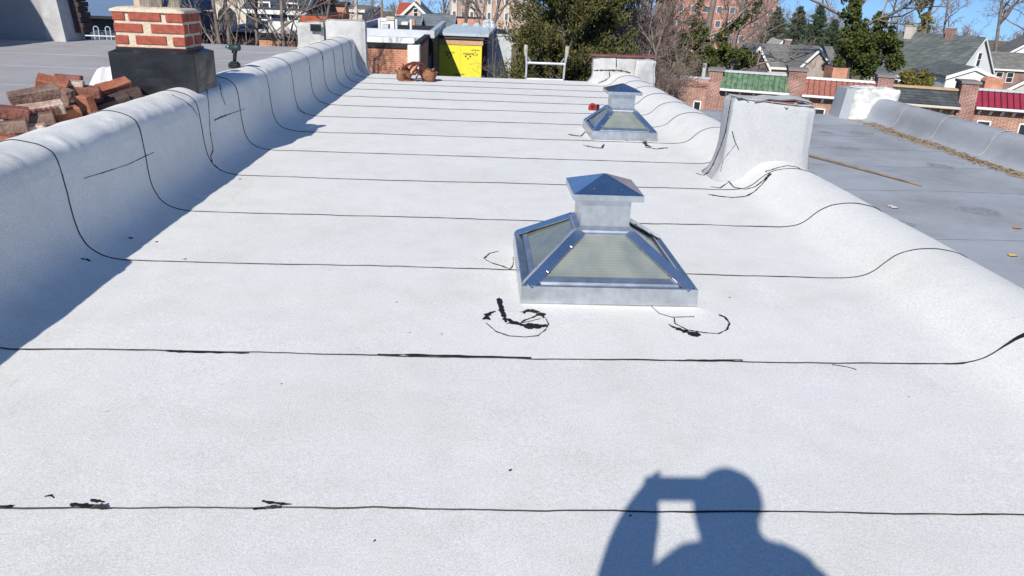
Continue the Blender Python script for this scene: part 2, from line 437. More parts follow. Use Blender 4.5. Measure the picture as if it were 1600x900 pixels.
# ------------------------------------------------------------------ wrapped masonry blocks on the roof
def wrapped(name, label, cat, x0, x1, y0, y1, z0, z1, flare, amp, seed, taper=.0, fh=.22, m=M_MEM, top_tilt=(0, 0), n=16, group=None, sides=(1, 1, 1, 1)):
    """masonry block dressed in membrane: sides sweep out into a cove at the base. sides: flare weight for x0,x1,y0,y1"""
    t = thing(name, ((x0+x1)/2, (y0+y1)/2, z0), label, cat, group)
    vs = []; fs = []
    ring = []
    for k in range(n): ring.append((k/n, 0.))
    for k in range(n): ring.append((1., k/n))
    for k in range(n): ring.append((1-k/n, 1.))
    for k in range(n): ring.append((0., 1-k/n))
    m_ = len(ring); zl = [0, .012, .03, .06, .10, .15, .22, .32, .45, .6, .75, .86, .94, .98, 1.0]
    H = z1-z0
    for zi in zl:
        z = z0+zi*H
        hz = zi*H
        fl = flare*max(0, 1-hz/fh)**2.6
        tp = taper*zi
        for (a, b) in ring:
            x = x0+tp+(x1-x0-2*tp)*a; y = y0+tp+(y1-y0-2*tp)*b
            if a == 0 or a < .02: x -= fl*sides[0]
            if a == 1: x += fl*sides[1]
            if b == 0: y -= fl*sides[2]
            if b == 1: y += fl*sides[3]
            # rounded vertical corners and top edge
            cxn = (a-.5)*2; cyn = (b-.5)*2
            pull = .03*max(0, abs(cxn)+abs(cyn)-1.8)/.2
            x -= pull*(1 if cxn > 0 else -1); y -= pull*(1 if cyn > 0 else -1)
            if zi > .95:
                q = .012 if zi < .99 else .035
                x -= q*cxn; y -= q*cyn
            nn = noise.noise(Vector((x*3.3+seed, y*3.3, z*3.3))) + .5*noise.noise(Vector((x*9+seed, y*9, z*9))) + .3*noise.noise(Vector((x*24+seed, y*24, z*10)))
            d = amp*nn
            vs.append((x+d*cxn, y+d*cyn, z + (top_tilt[0]*cxn+top_tilt[1]*cyn)*zi + (.5*d if zi > .9 else 0)))
    for j in range(len(zl)-1):
        for i in range(m_):
            fs.append((j*m_+i, j*m_+(i+1) % m_, (j+1)*m_+(i+1) % m_, (j+1)*m_+i))
    # top: grid across using the ring rows
    top = (len(zl)-1)*m_
    g = {}
    for ia in range(n+1):
        for ib in range(n+1):
            if ib == 0: g[ia, ib] = top+ia
            elif ia == n: g[ia, ib] = top+n+ib
            elif ib == n: g[ia, ib] = top+2*n+(n-ia)
            elif ia == 0: g[ia, ib] = top+3*n+(n-ib)
            else:
                cxn = (ia/n-.5)*2; cyn = (ib/n-.5)*2
                x = x0+(x1-x0)*ia/n; y = y0+(y1-y0)*ib/n
                g[ia, ib] = len(vs); vs.append((x, y, z1+.006+top_tilt[0]*cxn+top_tilt[1]*cyn+amp*noise.noise(Vector((x*6, y*6, seed)))))
    for ia in range(n):
        for ib in range(n):
            fs.append((g[ia, ib] % (1 << 30), g[ia+1, ib], g[ia+1, ib+1], g[ia, ib+1]))
    mb = MB(); mb.add(vs, fs)
    w = mb.build('membrane_wrap', m, t, smooth=True)
    BV.append(([Vector(v) for v in vs], fs))
    return t, w
mid, _ = wrapped('wrapped_chimney', 'white membrane wrapped chimney stub on the low right parapet, torn open at top', 'chimney',
              2.20, 2.99, 6.42, 6.78, -.03, .70, .115, .015, 3., taper=.022, m=M_WRAP, fh=.34, top_tilt=(-.025, 0), sides=(1., .1, .75, 1))
# exposed brick and torn gap under the loose top edge
MB().box(2.45, 2.80, 6.47, 6.72, .690, .712).build('exposed_brick', M_PIERBRICK, mid)
mb = MB()
pts = [(2.40, .712), (2.52, .735), (2.62, .728), (2.74, .742), (2.86, .722), (2.93, .705)]
mb.add([(x, 6.44+.01*i % .03, z-.012) for i, (x, z) in enumerate(pts)] + [(x+.01, 6.62, z+.004) for x, z in pts], [(i, i+1, i+7, i+6) for i in range(5)])
mb.add([(x, 6.44+.01*i % .03, z-.004) for i, (x, z) in enumerate(pts)] + [(x+.01, 6.62, z+.012) for x, z in pts], [(i, i+1, i+7, i+6) for i in range(5)])
mb.build('torn_membrane_flap', M_WRAP, mid)
endl, _ = wrapped('party_wall', 'white coated party wall end at the far end of left parapet', 'wall', -2.76, -2.05, 14.02, 14.28, -.02, .925, .10, .010, 8., fh=.25, m=M_OLDWHITE, sides=(0, 1, .5, 0))
t, _ = wrapped('party_wall', 'lower white coated wall with a dark louvre vent behind left parapet', 'wall', -3.26, -2.79, 14.0, 14.28, .38, .87, .05, .012, 5., m=M_OLDWHITE, top_tilt=(.02, 0), sides=(1, 0, 1, 0))
v = MB(); v.box(-3.0, -2.815, 13.93, 13.965, .725, .845); vt = v.build('louvre_vent', mat('dark_vent', (.03, .033, .038), .5), t)
s = MB()
for i in range(5): s.obox((-2.907, 13.925, .742+.021*i), (.175, .018, .004), Matrix.Rotation(.6, 3, 'X'))
s.build('slat', mat('dark_vent', (.03, .033, .038)), vt)
farr, _ = wrapped('party_wall', 'white coated party wall stub with red brown coping at the far right corner of the white roof', 'wall', 2.10, 3.24, 14.05, 14.28, -.05, .475, .16, .016, 2., fh=.22, m=M_OLDWHITE, sides=(1, 0, .8, 0))
MB().box(2.03, 3.27, 14.0, 14.30, .482, .51).build('coping', mat('red_brown_coping', (.20, .075, .06), .8, var=.3, scale=12), farr, bevel=.006)
wrapped('plaster_buttress', 'crumpled bright white plaster lump at the right end of the far party wall', 'wall', 2.86, 3.22, 13.80, 14.02, -.1, .455, .03, .03, 12., m=M_OLDWHITE, sides=(1, 1, 1, 0))

# ------------------------------------------------------------------ cracks, lifted edges and mastic on the membrane
allv = []; allf = []
for vs, fs in BV:
    n = len(allv); allv += vs; allf += [tuple(i+n for i in f) for f in fs]
BVH = BVHTree.FromPolygons(allv, allf)
def hit(px, py):
    d = ray(px, py).normalized(); h = BVH.ray_cast(CAM, d)
    return (h[0], h[1] if h[1].dot(d) < 0 else -h[1]) if h[0] else None
def ribbon(mb, pts, w0, lift=.003, jag=1.0, sub=7, seed=0):
    """irregular strip of bitumen through picture points lying on the membrane; pts: (px,py,width factor)"""
    P = []
    for i in range(len(pts)-1):
        for k in range(sub):
            t = k/sub; P.append([pts[i][j]+(pts[i+1][j]-pts[i][j])*t for j in range(3)])
    P.append(list(pts[-1]))
    H = []
    for p in P:
        h = hit(p[0], p[1])
        if h: H.append((h[0], h[1], p[2]))
    vs = []; fs = []
    for i, (q, n, w) in enumerate(H):
        t = (H[min(i+1, len(H)-1)][0]-H[max(i-1, 0)][0]).normalized(); s = n.cross(t).normalized()
        jn = noise.noise(Vector((q.x*40+seed, q.y*40, q.z*40)))
        jn += .7*noise.noise(Vector((q.x*110+seed, q.y*110, q.z*110)))
        ww = max(.0007, w0*w*(1+jag*jn))
        c = q + s*(w0*.6*noise.noise(Vector((q.x*25, q.y*25+seed, 1))))
        vs += [c - s*ww + n*.0005, c + n*(lift+ww*.25), c + s*ww + n*.0005]
        if i:
            a = (i-1)*3; fs += [(a, a+1, a+4, a+3), (a+1, a+2, a+5, a+4)]
    if len(H) > 1: mb.add(vs, fs)
def cracks(parent, name, lst, mtl=M_BIT):
    for j, (w, pts) in enumerate(lst):
        mb = MB(); ribbon(mb, pts, w, seed=j*3.7)
        if mb.v: mb.build(name, mtl, parent, smooth=True)
# around the near skylight
cracks(roof, 'cracked_mastic', [
    (.010, [(780, 466, 1.2), (783, 480, 1.3), (788, 495, 1.2), (791, 504, .5)]),
    (.013, [(759, 500, 1.), (762, 491, 1.5), (774, 487, .4)]),
    (.015, [(795, 499, .6), (800, 503, 1.6), (812, 507, 1.), (822, 509, 1.5), (838, 510, 1.5), (853, 508, .8)]),
    (.013, [(815, 489, .9), (826, 485, 1.7), (838, 487, 1.5), (846, 492, 1.6), (851, 497, .5)]),
    (.006, [(812, 506, .6), (820, 500, 1.4), (830, 497, .9), (842, 492, .8)]),
    (.0032, [(760, 505, 1), (775, 518, 1), (795, 525, 1), (820, 527, 1), (840, 525, 1), (853, 515, 1), (857, 506, 1), (852, 497, .7)]),
    (.0022, [(791, 506, 1), (812, 506, 1), (845, 498, .8)]),
    (.014, [(1045, 507, .3), (1060, 514, .9), (1075, 519, 1.4), (1086, 523, 1.2), (1091, 518, .5)]),
    (.0034, [(1053, 497, 1), (1055, 506, 1), (1075, 516, 1), (1100, 520, 1), (1122, 522, 1), (1136, 515, 1), (1140, 505, 1.2), (1133, 496, 2.2), (1124, 492, 1.6)]),
    (.0016, [(1018, 479, 1), (1030, 490, 1), (1050, 496, 1), (1085, 495, 1)]),
    (.0035, [(756, 404, 2.), (765, 396, 1), (778, 393, .8)]),
    (.0030, [(768, 411, 1), (785, 416, 1.4), (797, 421, 1.5), (802, 414, .8), (802, 402, .7)]),
    (.0020, [(757, 405, 1), (768, 411, 1)]),
    # near the far skylight
    (.014, [(889, 210, 1), (897, 212, 1.2), (908, 213, .7), (914, 206, .6)]),
    (.012, [(912, 227, .7), (925, 230, 1.1), (940, 232, 1.2), (944, 225, .7)]),
    (.020, [(1006, 222, 1.2), (1011, 228, 1.3), (1018, 230, .5)]), (.012, [(1008, 230, .6), (1025, 233, 1.), (1043, 231, 1.2)]),
    # rough patches on the first seams
    (.006, [(110, 788, 1), (130, 790, 2), (150, 793, 2.2), (175, 794, 1)]), (.005, [(395, 795, 1), (415, 794, 1.8), (440, 792, 1.2)]),
    (.005, [(410, 783, 1), (435, 787, 1.2), (455, 789, .6)]), (.003, [(0, 791, 1.6), (15, 792, 2.2), (22, 790, .6)]),
    (.003, [(70, 776, 1.2), (80, 774, 1.6), (84, 779, .8)]), (.005, [(142, 781, 1), (152, 783, 1.5), (163, 785, .8)]),
    (.007, [(255, 548, .8), (300, 550, 1.5), (345, 551, 1.), (390, 552, .5)]), (.006, [(590, 554, .6), (660, 555, 1.4), (740, 557, 1.1), (830, 559, .8)]),
    (.006, [(1060, 563, .6), (1100, 563, 1.3), (1160, 563, .9)]),
    (.0018, [(1300, 570, 1), (1325, 574, 1), (1338, 578, 1)])])
for j, (px, py, w) in enumerate([(797, 735, .006), (985, 806, .005), (585, 845, .004), (130, 405, .012), (137, 406, .016), (205, 372, .013), (375, 280, .012), (245, 378, .012),
                                 (690, 522, .005), (640, 520, .004), (1140, 465, .006), (440, 600, .004), (1420, 620, .004), (290, 405, .01), (980, 220, .012)]):
    h = hit(px, py)
    if not h: continue
    q, n = h; s = n.orthogonal().normalized(); b = n.cross(s); rr = random.Random(j)
    pts = [q + (s*math.cos(a)*1.5+b*math.sin(a))*w*rr.uniform(.5, 1.1)+n*.001 for a in [i*math.pi/3.5 for i in range(7)]]
    MB().add(pts + [q+n*(.003+w*.2)], [(i, (i+1) % 7, 7) for i in range(7)]).build('tar_fleck', M_BIT, roof)
cracks(par_l, 'crack', [
    (.0022, [(130, 279, .6), (160, 270, 1.2), (200, 257, 1), (240, 238, .8)]),
    (.005, [(335, 188, 1.7), (345, 183, 1.4), (362, 177, .6), (382, 170, .4)]),
    (.003, [(268, 148, 1), (285, 156, 1), (300, 167, 1.2), (308, 180, 1.)]),
    (.004, [(343, 130, 1), (346, 148, 1.4), (352, 164, 1)]),
    (.0045, [(323, 140, 1), (326, 165, 1), (328, 205, 1.1), (333, 235, 1.2), (329, 243, 1.5), (332, 255, 1.1), (345, 267, 1)]),
    (.006, [(463, 165, 1), (466, 172, 1.2), (476, 178, 1)]),
    (.004, [(548, 103, 1.2), (547, 110, 1), (552, 116, 1), (561, 118, 1)])])
cracks(mid, 'crack', [
    (.006, [(1143, 153, 1), (1139, 175, 1.2), (1134, 205, 1.6), (1126, 230, 1.4), (1117, 250, 1.2), (1110, 265, 1), (1100, 274, .8)]),
    (.005, [(1117, 255, 1), (1111, 262, 1), (1107, 270, 1.2), (1098, 274, 1), (1088, 271, 1)]),
    (.005, [(1110, 292, 1.0), (1125, 294, 1.3), (1139, 284, 1.4), (1147, 293, 1.6), (1165, 296, 1.2), (1180, 292, 1.3), (1194, 281, 1.6), (1203, 270, 1.3)]),
    (.007, [(1107, 304, 1.2), (1125, 307, 1.4), (1145, 309, 1.2), (1165, 307, 1.5), (1178, 300, 1.7), (1190, 289, 1.), (1204, 272, 1.5)]),
    (.006, [(1196, 268, 1.6), (1204, 266, 1.5), (1216, 262, 1), (1230, 259, 1.2), (1245, 261, 1.3), (1252, 265, .8)]),
    (.003, [(1144, 205, 1), (1148, 220, 1.4), (1154, 234, 1.1)]), (.002, [(1150, 225, 1), (1130, 250, 1), (1126, 268, 1)]),
    (.004, [(1158, 153, 1.2), (1166, 157, 1.5), (1170, 160, .7)]), (.005, [(1226, 167, 1.3), (1229, 171, 1), (1232, 167, .6)])])
cracks(farr, 'crack', [(.012, [(926, 110, 1), (940, 110, 1.2), (962, 110, 1), (975, 111, 1.2), (985, 114, 1)]), (.010, [(963, 90, .8), (963, 109, .8)]),
                       (.010, [(952, 112, 1), (953, 120, 1), (945, 126, 1), (934, 130, .8)])], M_BITF)

# ------------------------------------------------------------------ skylights
def mat_wired():
    m = bpy.data.materials.new('wired_glass'); m.use_nodes = True; nt = m.node_tree; L = nt.links
    nt.nodes.remove(nt.nodes['Principled BSDF']); out = nt.nodes['Material Output']
    tc = nt.nodes.new('ShaderNodeTexCoord')
    sp = nt.nodes.new('ShaderNodeSeparateXYZ'); L.new(tc.outputs['Object'], sp.inputs[0])
    def lines(sock, per):
        a = nt.nodes.new('ShaderNodeMath'); a.operation = 'DIVIDE'; L.new(sock, a.inputs[0]); a.inputs[1].default_value = per
        f = nt.nodes.new('ShaderNodeMath'); f.operation = 'FRACT'; L.new(a.outputs[0], f.inputs[0])
        g = nt.nodes.new('ShaderNodeMath'); g.operation = 'LESS_THAN'; L.new(f.outputs[0], g.inputs[0]); g.inputs[1].default_value = .16
        return g.outputs[0]
    mx = nt.nodes.new('ShaderNodeMath'); mx.operation = 'MAXIMUM'
    ad = nt.nodes.new('ShaderNodeMath'); L.new(sp.outputs['X'], ad.inputs[0]); L.new(sp.outputs['Y'], ad.inputs[1])
    L.new(lines(sp.outputs['Z'], .0105), mx.inputs[0]); L.new(lines(ad.outputs[0], .019), mx.inputs[1])
    nz = nt.nodes.new('ShaderNodeTexNoise'); nz.inputs['Scale'].default_value = 7; L.new(tc.outputs['Object'], nz.inputs['Vector'])
    r = nt.nodes.new('ShaderNodeValToRGB'); r.color_ramp.elements[0].color = (.40, .45, .43, 1); r.color_ramp.elements[1].color = (.55, .58, .53, 1)
    r.color_ramp.elements[0].position = .35; r.color_ramp.elements[1].position = .65; L.new(nz.outputs['Fac'], r.inputs['Fac'])
    mc = nt.nodes.new('ShaderNodeMix'); mc.data_type = 'RGBA'; mc.inputs['B'].default_value = (.24, .27, .26, 1)
    sc = nt.nodes.new('ShaderNodeMath'); sc.operation = 'MULTIPLY'; sc.inputs[1].default_value = .34; L.new(mx.outputs[0], sc.inputs[0])
    L.new(sc.outputs[0], mc.inputs['Factor']); L.new(r.outputs['Color'], mc.inputs['A'])
    di = nt.nodes.new('ShaderNodeBsdfDiffuse'); tr = nt.nodes.new('ShaderNodeBsdfTranslucent'); gl = nt.nodes.new('ShaderNodeBsdfGlossy'); tp = nt.nodes.new('ShaderNodeBsdfTransparent')
    gl.inputs['Roughness'].default_value = .12; tp.inputs['Color'].default_value = (.75, .82, .78, 1)
    L.new(mc.outputs['Result'], di.inputs['Color']); L.new(mc.outputs['Result'], tr.inputs['Color'])
    m1 = nt.nodes.new('ShaderNodeMixShader'); m1.inputs[0].default_value = .45; L.new(di.outputs[0], m1.inputs[1]); L.new(tr.outputs[0], m1.inputs[2])
    m0 = nt.nodes.new('ShaderNodeMixShader'); m0.inputs[0].default_value = .22; L.new(m1.outputs[0], m0.inputs[1]); L.new(tp.outputs[0], m0.inputs[2])
    fr = nt.nodes.new('ShaderNodeFresnel'); fr.inputs['IOR'].default_value = 1.75
    bp = nt.nodes.new('ShaderNodeBump'); bp.inputs['Strength'].default_value = .2; bp.inputs['Distance'].default_value = .004; L.new(nz.outputs['Fac'], bp.inputs['Height'])
    L.new(bp.outputs['Normal'], gl.inputs['Normal']); L.new(bp.outputs['Normal'], fr.inputs['Normal'])
    m2 = nt.nodes.new('ShaderNodeMixShader'); L.new(fr.outputs[0], m2.inputs[0]); L.new(m0.outputs[0], m2.inputs[1]); L.new(gl.outputs[0], m2.inputs[2])
    L.new(m2.outputs[0], out.inputs['Surface'])
    return m
M_WIRED = mat_wired()
def skylight(cx, cy, hw, hd, label, gt=.30, nk=.135, cap=.19, ch=.585, rot=0):
    t = thing('skylight', (cx, cy, 0), label, 'skylight', 'galvanised pyramid skylights on the white roof')
    def ring(a, b, z): return [(cx-a, cy-b, z), (cx+a, cy-b, z), (cx+a, cy+b, z), (cx-a, cy+b, z)]
    def frus(mb, a0, b0, z0, a1, b1, z1):
        mb.add(ring(a0, b0, z0)+ring(a1, b1, z1), [(0, 1, 5, 4), (1, 2, 6, 5), (2, 3, 7, 6), (3, 0, 4, 7)])
    # membrane dressed up the curb
    mb = MB(); frus(mb, hw-.008, hd-.008, .001, hw-.02, hd-.02, .030); frus(mb, hw-.02, hd-.02, .030, hw-.02, hd-.02, .05); mb.build('curb', M_MEM, t, smooth=False)
    # steel base frame: outer face, inward ledge, gutter lip
    mb = MB(); frus(mb, hw+.004, hd+.004, .006, hw, hd, .098); frus(mb, hw, hd, .098, hw-.006, hd-.006, .102); frus(mb, hw-.006, hd-.006, .102, hw-.055, hd-.055, .094)
    frus(mb, hw-.055, hd-.055, .094, hw-.06, hd-.06, .112); frus(mb, hw-.06, hd-.06, .112, hw-.075, hd-.075, .118); frus(mb, hw-.075, hd-.075, .118, hw-.08, hd-.08, .03); frus(mb, hw-.08, hd-.08, .03, hw+.004, hd+.004, .006)
    mb.build('base_frame', M_GALV2, t)
    a0, b0, z0 = hw-.062, hd-.062, .112
    k = (gt-z0); a1, b1 = nk+.012, nk+.012
    cs = [(-1, -1), (1, -1), (1, 1), (-1, 1)]
    for i in range(4):
        c, d = cs[i], cs[(i+1) % 4]
        q = [Vector((cx+c[0]*a0, cy+c[1]*b0, z0)), Vector((cx+d[0]*a0, cy+d[1]*b0, z0)), Vector((cx+d[0]*a1, cy+d[1]*b1, gt)), Vector((cx+c[0]*a1, cy+c[1]*b1, gt))]
        n = (q[1]-q[0]).cross(q[2]-q[1]).normalized()
        mb = MB(); mb.hull8([p-n*.007 for p in q], q); mb.build('pane', M_WIRED, t)
        # lower glazing rail
        mb = MB(); e = (q[1]-q[0]).normalized(); upv = n.cross(e).normalized()
        if upv.z < 0: upv = -upv
        s = [q[0]+n*.002-upv*.012, q[1]+n*.002-upv*.012, q[1]+n*.002+upv*.016-e*.012, q[0]+n*.002+upv*.016+e*.012]
        mb.hull8(s, [p+n*.008 for p in s]); mb.build('glazing_rail', M_GALV2, t)
        s2 = [q[3]+n*.002-upv*.02, q[2]+n*.002-upv*.02, q[2]+n*.002+upv*.01, q[3]+n*.002+upv*.01]
        MB().hull8(s2, [p+n*.007 for p in s2]).build('glazing_rail', M_GALV2, t)
    for i in range(4):
        c = cs[i]
        pb = Vector((cx+c[0]*(hw-.028), cy+c[1]*(hd-.028), .100)); pt = Vector((cx+c[0]*a1*.98, cy+c[1]*b1*.98, gt+.006))
        ax = (pt-pb).normalized()
        # the two panes beside this hip
        def flange_dir(side):
            # direction lying in the pane, perpendicular to the hip
            pn = Vector((0, c[1]*k, (b0-b1))) if side == 'y' else Vector((c[0]*k, 0, (a0-a1)))
            pn.normalize(); dd = pn.cross(ax).normalized()
            tgt = Vector((-c[0], 0, 0)) if side == 'y' else Vector((0, -c[1], 0))
            if dd.dot(tgt) < 0: dd = -dd
            return dd, pn
        d1, n1 = flange_dir('y'); d2, n2 = flange_dir('x'); up = (n1+n2).normalized()
        w = .044; lift = .014
        sec = lambda p: [p+d1*w+n1*.006, p+up*lift, p+d2*w+n2*.006, p+d2*w+n2*.012, p+up*(lift+.008), p+d1*w+n1*.012]
        A = sec(pb-ax*.012); B = sec(pt)
        mb = MB(); mb.add(A+B, [(5, 4, 3, 2, 1, 0), tuple(range(6, 12))]+[(j, (j+1) % 6, (j+1) % 6+6, j+6) for j in range(6)])
        hb = mb.build('hip_bar', M_GALV, t)
        for f in (.28, .74):
            p = pb.lerp(pt, f)
            for dd, nn in ((d1, n1), (d2, n2)):
                rot3 = Matrix((dd, ax, dd.cross(ax))).transposed()
                MB().obox(p+dd*(w-.004)+nn*.014, (.016, .010, .003), rot3).build('clip', M_GALV2, hb)
    mb = MB(); frus(mb, nk+.03, nk+.03, gt-.012, nk+.022, nk+.022, gt+.012); frus(mb, nk+.022, nk+.022, gt+.012, nk, nk, gt+.032)
    frus(mb, nk, nk, gt+.032, nk, nk, ch-.105); frus(mb, nk, nk, ch-.105, nk+.004, nk+.004, ch-.10); frus(mb, nk+.004, nk+.004, ch-.10, nk+.004, nk+.004, ch-.075)
    mb.build('neck', M_GALV2, t)
    mb = MB(); frus(mb, cap-.004, cap-.004, ch-.100, cap, cap, ch-.098); frus(mb, cap, cap, ch-.098, cap, cap, ch-.066); frus(mb, cap-.012, cap-.012, ch-.066, cap, cap, ch-.066)
    frus(mb, nk, nk, ch-.088, cap-.004, cap-.004, ch-.10)
    cp = MB(); frus(cp, cap-.002, cap-.002, ch-.0655, .008, .008, ch+.008); cp.add(ring(.008, .008, ch+.008), [(0, 1, 2, 3)])
    c = cp.build('cap', M_GALV, t); mb.build('cap_lip', M_GALV2, c)
    for sx in (-1, 1):
        MB().lathe((cx+sx*.075, cy-cap+.055, ch-.046), [(.004, -.006), (.004, .001), (.002, .002)], 6).build('rivet', M_OLDWHITE, c)
    # dark shaft below the panes
    mb = MB(); mb.box(cx-hw+.085, cx+hw-.085, cy-hd+.085, cy+hd-.085, .002, .006); mb.build('shaft', mat('shaft_plaster', (.40, .41, .38), .9), t)
    return t
skylight(.707, 3.985, .462, .465, 'near galvanised pyramid skylight with wired glass, the larger of the two')
skylight(1.655, 8.67, .37, .40, 'far galvanised pyramid skylight beside the red tape measure, the smaller one', gt=.29, nk=.132, cap=.195, ch=.575)

# ------------------------------------------------------------------ brick chimney with metal flashing on the left parapet
X0, X1, Y0, Y1 = -2.915, -2.365, 6.335, 6.715
t = thing('brick_chimney', (-2.63, 6.52, .45), 'short red brick chimney in a charcoal metal flashing box on left parapet', 'chimney')
MB().box(X0+.008, X1-.008, Y0+.008, Y1-.008, .46, 1.256).build('mortar', M_MORTAR, t)
def rbrick(x0, x1, y0, y1, z0, z1):
    j = lambda: random.uniform(-.003, .003)
    b = MB().box(x0+j(), x1+j(), y0+j(), y1+j(), z0+j(), z1+j())
    b.build('brick', M_BRICKRED, t, bevel=.004)
pitch, bh = .0895, .067
zt = 1.248
rows_f = [[(0, .098), (.128, .375), (.418, .55)], [(0, .225), (.290, .55)], [(0, .10), (.160, .400), (.452, .55)], [(.0, .235), (.27, .55)]]
rows_s = [[(0, .17), (.20, .38)], [(0, .095), (.135, .27), (.30, .38)], [(0, .165), (.225, .38)], [(0, .2), (.23, .38)]]
for r in range(4):
    z1 = zt-.006-r*pitch; z0 = z1-bh
    if r == 3: z0 = z1-.03
    for a, b in rows_f[r]:
        rbrick(X0+a, X0+b, Y0-.004, Y0+.09, z0, z1); rbrick(X0+a, X0+b, Y1-.09, Y1+.004, z0, z1)
    for a, b in rows_s[r]:
        if a == 0: a += .0925
        if b > .37: b -= .0925
        if b-a > .02:
            rbrick(X1-.09, X1+.004, Y0+a, Y0+b, z0, z1); rbrick(X0-.004, X0+.09, Y0+a, Y0+b, z0, z1)
# mortar crown, uneven
mb = MB(); n = 12; vs = []; fs = []
for i in range(n+1):
    for j in range(n+1):
        a, b = i/n, j/n; e = min(a, 1-a, b, 1-b)
        vs.append((X0-.012+(X1-X0+.024)*a, Y0-.012+(Y1-Y0+.024)*b, 1.256+min(.022, e*.22)+.008*noise.noise(Vector((i*.9, j*.9, 2)))))
for i in range(n):
    for j in range(n): a = i*(n+1)+j; fs.append((a, a+n+1, a+n+2, a+1))
o = len(vs); vs += [(x, y, 1.240) for x in (X0-.012, X1+.012) for y in (Y0-.012, Y1+.012)]
edge = [(0, j) for j in range(n+1)] + [(i, n) for i in range(1, n+1)] + [(n, j) for j in range(n-1, -1, -1)] + [(i, 0) for i in range(n-1, 0, -1)]
low = len(vs)
for (i, j) in edge: vs.append((vs[i*(n+1)+j][0], vs[i*(n+1)+j][1], 1.240))
m_ = len(edge)
for q in range(m_):
    a = edge[q]; b = edge[(q+1) % m_]; fs.append((a[0]*(n+1)+a[1], b[0]*(n+1)+b[1], low+(q+1) % m_, low+q))
mb.add(vs, fs); mb.build('mortar_crown', M_MORTAR, t, smooth=True)
MB().lathe((-2.66, 6.52, 1.27), [(.085, 0), (.085, .30), (.088, .30), (.088, .31), (.08, .31), (.08, .05)], 24).build('flue_pipe', M_GALV, t, smooth=True)
MB().box(-2.83, -2.775, 6.56, 6.66, 1.27, 1.52).build('clay_flue', mat('clay_flue', (.50, .38, .28), .9), t, bevel=.006)
MB().lathe((-2.50, 6.55, 1.27), [(.052, 0), (.052, .26), (.056, .26), (.056, .28), (.045, .28)], 20).build('flue_pipe', M_GALV, t, smooth=True)
# flashing box: four folded panels
BX0, BX1, BY0, BY1 = -2.965, -2.298, 6.29, 6.765
def panel(name, p, q, z0, z1, th, mt, bow=.010):
    mb = MB(); p = Vector(p); q = Vector(q); d = (q-p); nrm = Vector((d.y, -d.x, 0)).normalized(); nx, nz_ = 10, 6; vs = []; fs = []
    for s in (0, 1):
        for i in range(nx+1):
            for j in range(nz_+1):
                a, b = i/nx, j/nz_
                w = bow*(math.sin(math.pi*a)*math.sin(math.pi*b))*noise.noise(Vector((a*3+p.x, b*2, p.y)))*2
                g = p+d*a+nrm*(w+s*th); vs.append((g.x, g.y, z0+(z1-z0)*b))
    st = (nx+1)*(nz_+1)
    for i in range(nx):
        for j in range(nz_):
            a = i*(nz_+1)+j; fs += [(a, a+1, a+nz_+2, a+nz_+1), (st+a, st+a+nz_+1, st+a+nz_+2, st+a+1)]
    for i in range(nx):
        for j in (0, nz_):
            a = i*(nz_+1)+j; b = a+nz_+1; fs.append((a, b, st+b, st+a))
    for j in range(nz_):
        for i in (0, nx):
            a = i*(nz_+1)+j; fs.append((a, a+1, st+a+1, st+a))
    mb.add(vs, fs); return mb.build(name, mt, t, smooth=False)
panel('flashing_panel', (BX0, BY0, 0), (BX1, BY0, 0), .55, .935, .003, M_BLACKMETAL)
panel('flashing_panel', (BX1, BY0+.002, 0), (BX1, BY1, 0), .55, .935, .003, M_BLACKMETAL)
panel('flashing_panel', (BX1, BY1, 0), (BX0, BY1, 0), .45, .935, .003, M_BLACKMETAL)
panel('flashing_panel', (BX0, BY1, 0), (BX0, BY0, 0), .45, .935, .003, M_BLACKMETAL)
mb = MB()
def fr(a, b):  # sloping top between box rim and bricks
    A = [(BX0, BY0, .935), (BX1, BY0, .935), (BX1, BY1, .935), (BX0, BY1, .935)]; B = [(X0-.006, Y0-.006, .955), (X1+.006, Y0-.006, .955), (X1+.006, Y1+.006, .955), (X0-.006, Y1+.006, .955)]
    mb.add(A+B, [(0, 1, 5, 4), (1, 2, 6, 5), (2, 3, 7, 6), (3, 0, 4, 7)])
    Cc = [(x, y, .972) for x, y, z in B]; mb.add(B+Cc, [(0, 1, 5, 4), (1, 2, 6, 5), (2, 3, 7, 6), (3, 0, 4, 7)])
fr(0, 0); mb.build('flashing_top', M_BLACKMETAL, t)
mb = MB(); mb.obox(((BX0+BX1)/2-.06, BY0-.004, .598), (.52, .01, .012), Matrix.Rotation(.03, 3, 'Y')); mb.build('hem', mat('bare_edge', (.35, .36, .38), .4, .7), t)
# mortar bedding below the box on the neighbour's side
MB().box(-2.97, -2.62, 6.31, 6.74, .40, .57).build('base_mortar', M_MORTAR, t, bevel=.02)

# crumpled white sheet behind the bricks
def crumple(name, label, cat, c, sx, sy, h, seed, m):
    n = 26; vs = []; fs = []
    for i in range(n+1):
        for j in range(n+1):
            a, b = i/n*2-1, j/n*2-1; e = max(0, 1-max(abs(a), abs(b))**2)
            z = h*e*(.7+.6*noise.noise(Vector((a*2+seed, b*2, 0)))) + .02*abs(noise.noise(Vector((a*6, b*6+seed, 1)))) + .012*abs(noise.noise(Vector((a*15, b*15+seed, 1))))
            vs.append((c[0]+a*sx, c[1]+b*sy, c[2]+max(.003, z)))
    for i in range(n):
        for j in range(n): a = i*(n+1)+j; fs.append((a, a+n+1, a+n+2, a+1))
    o = MB().add(vs, fs).build(name, m, None, smooth=False)
    md = o.modifiers.new('thick', 'SOLIDIFY'); md.thickness = .004
    return tag(o, label, cat)
crumple('plastic_sheet', 'crumpled white plastic sheet between the loose bricks and chimney flashing', 'sheet', (-3.14, 6.75, .425), .28, .42, .40, 3, mat('white_plastic', (.72, .72, .72), .45, var=.05))

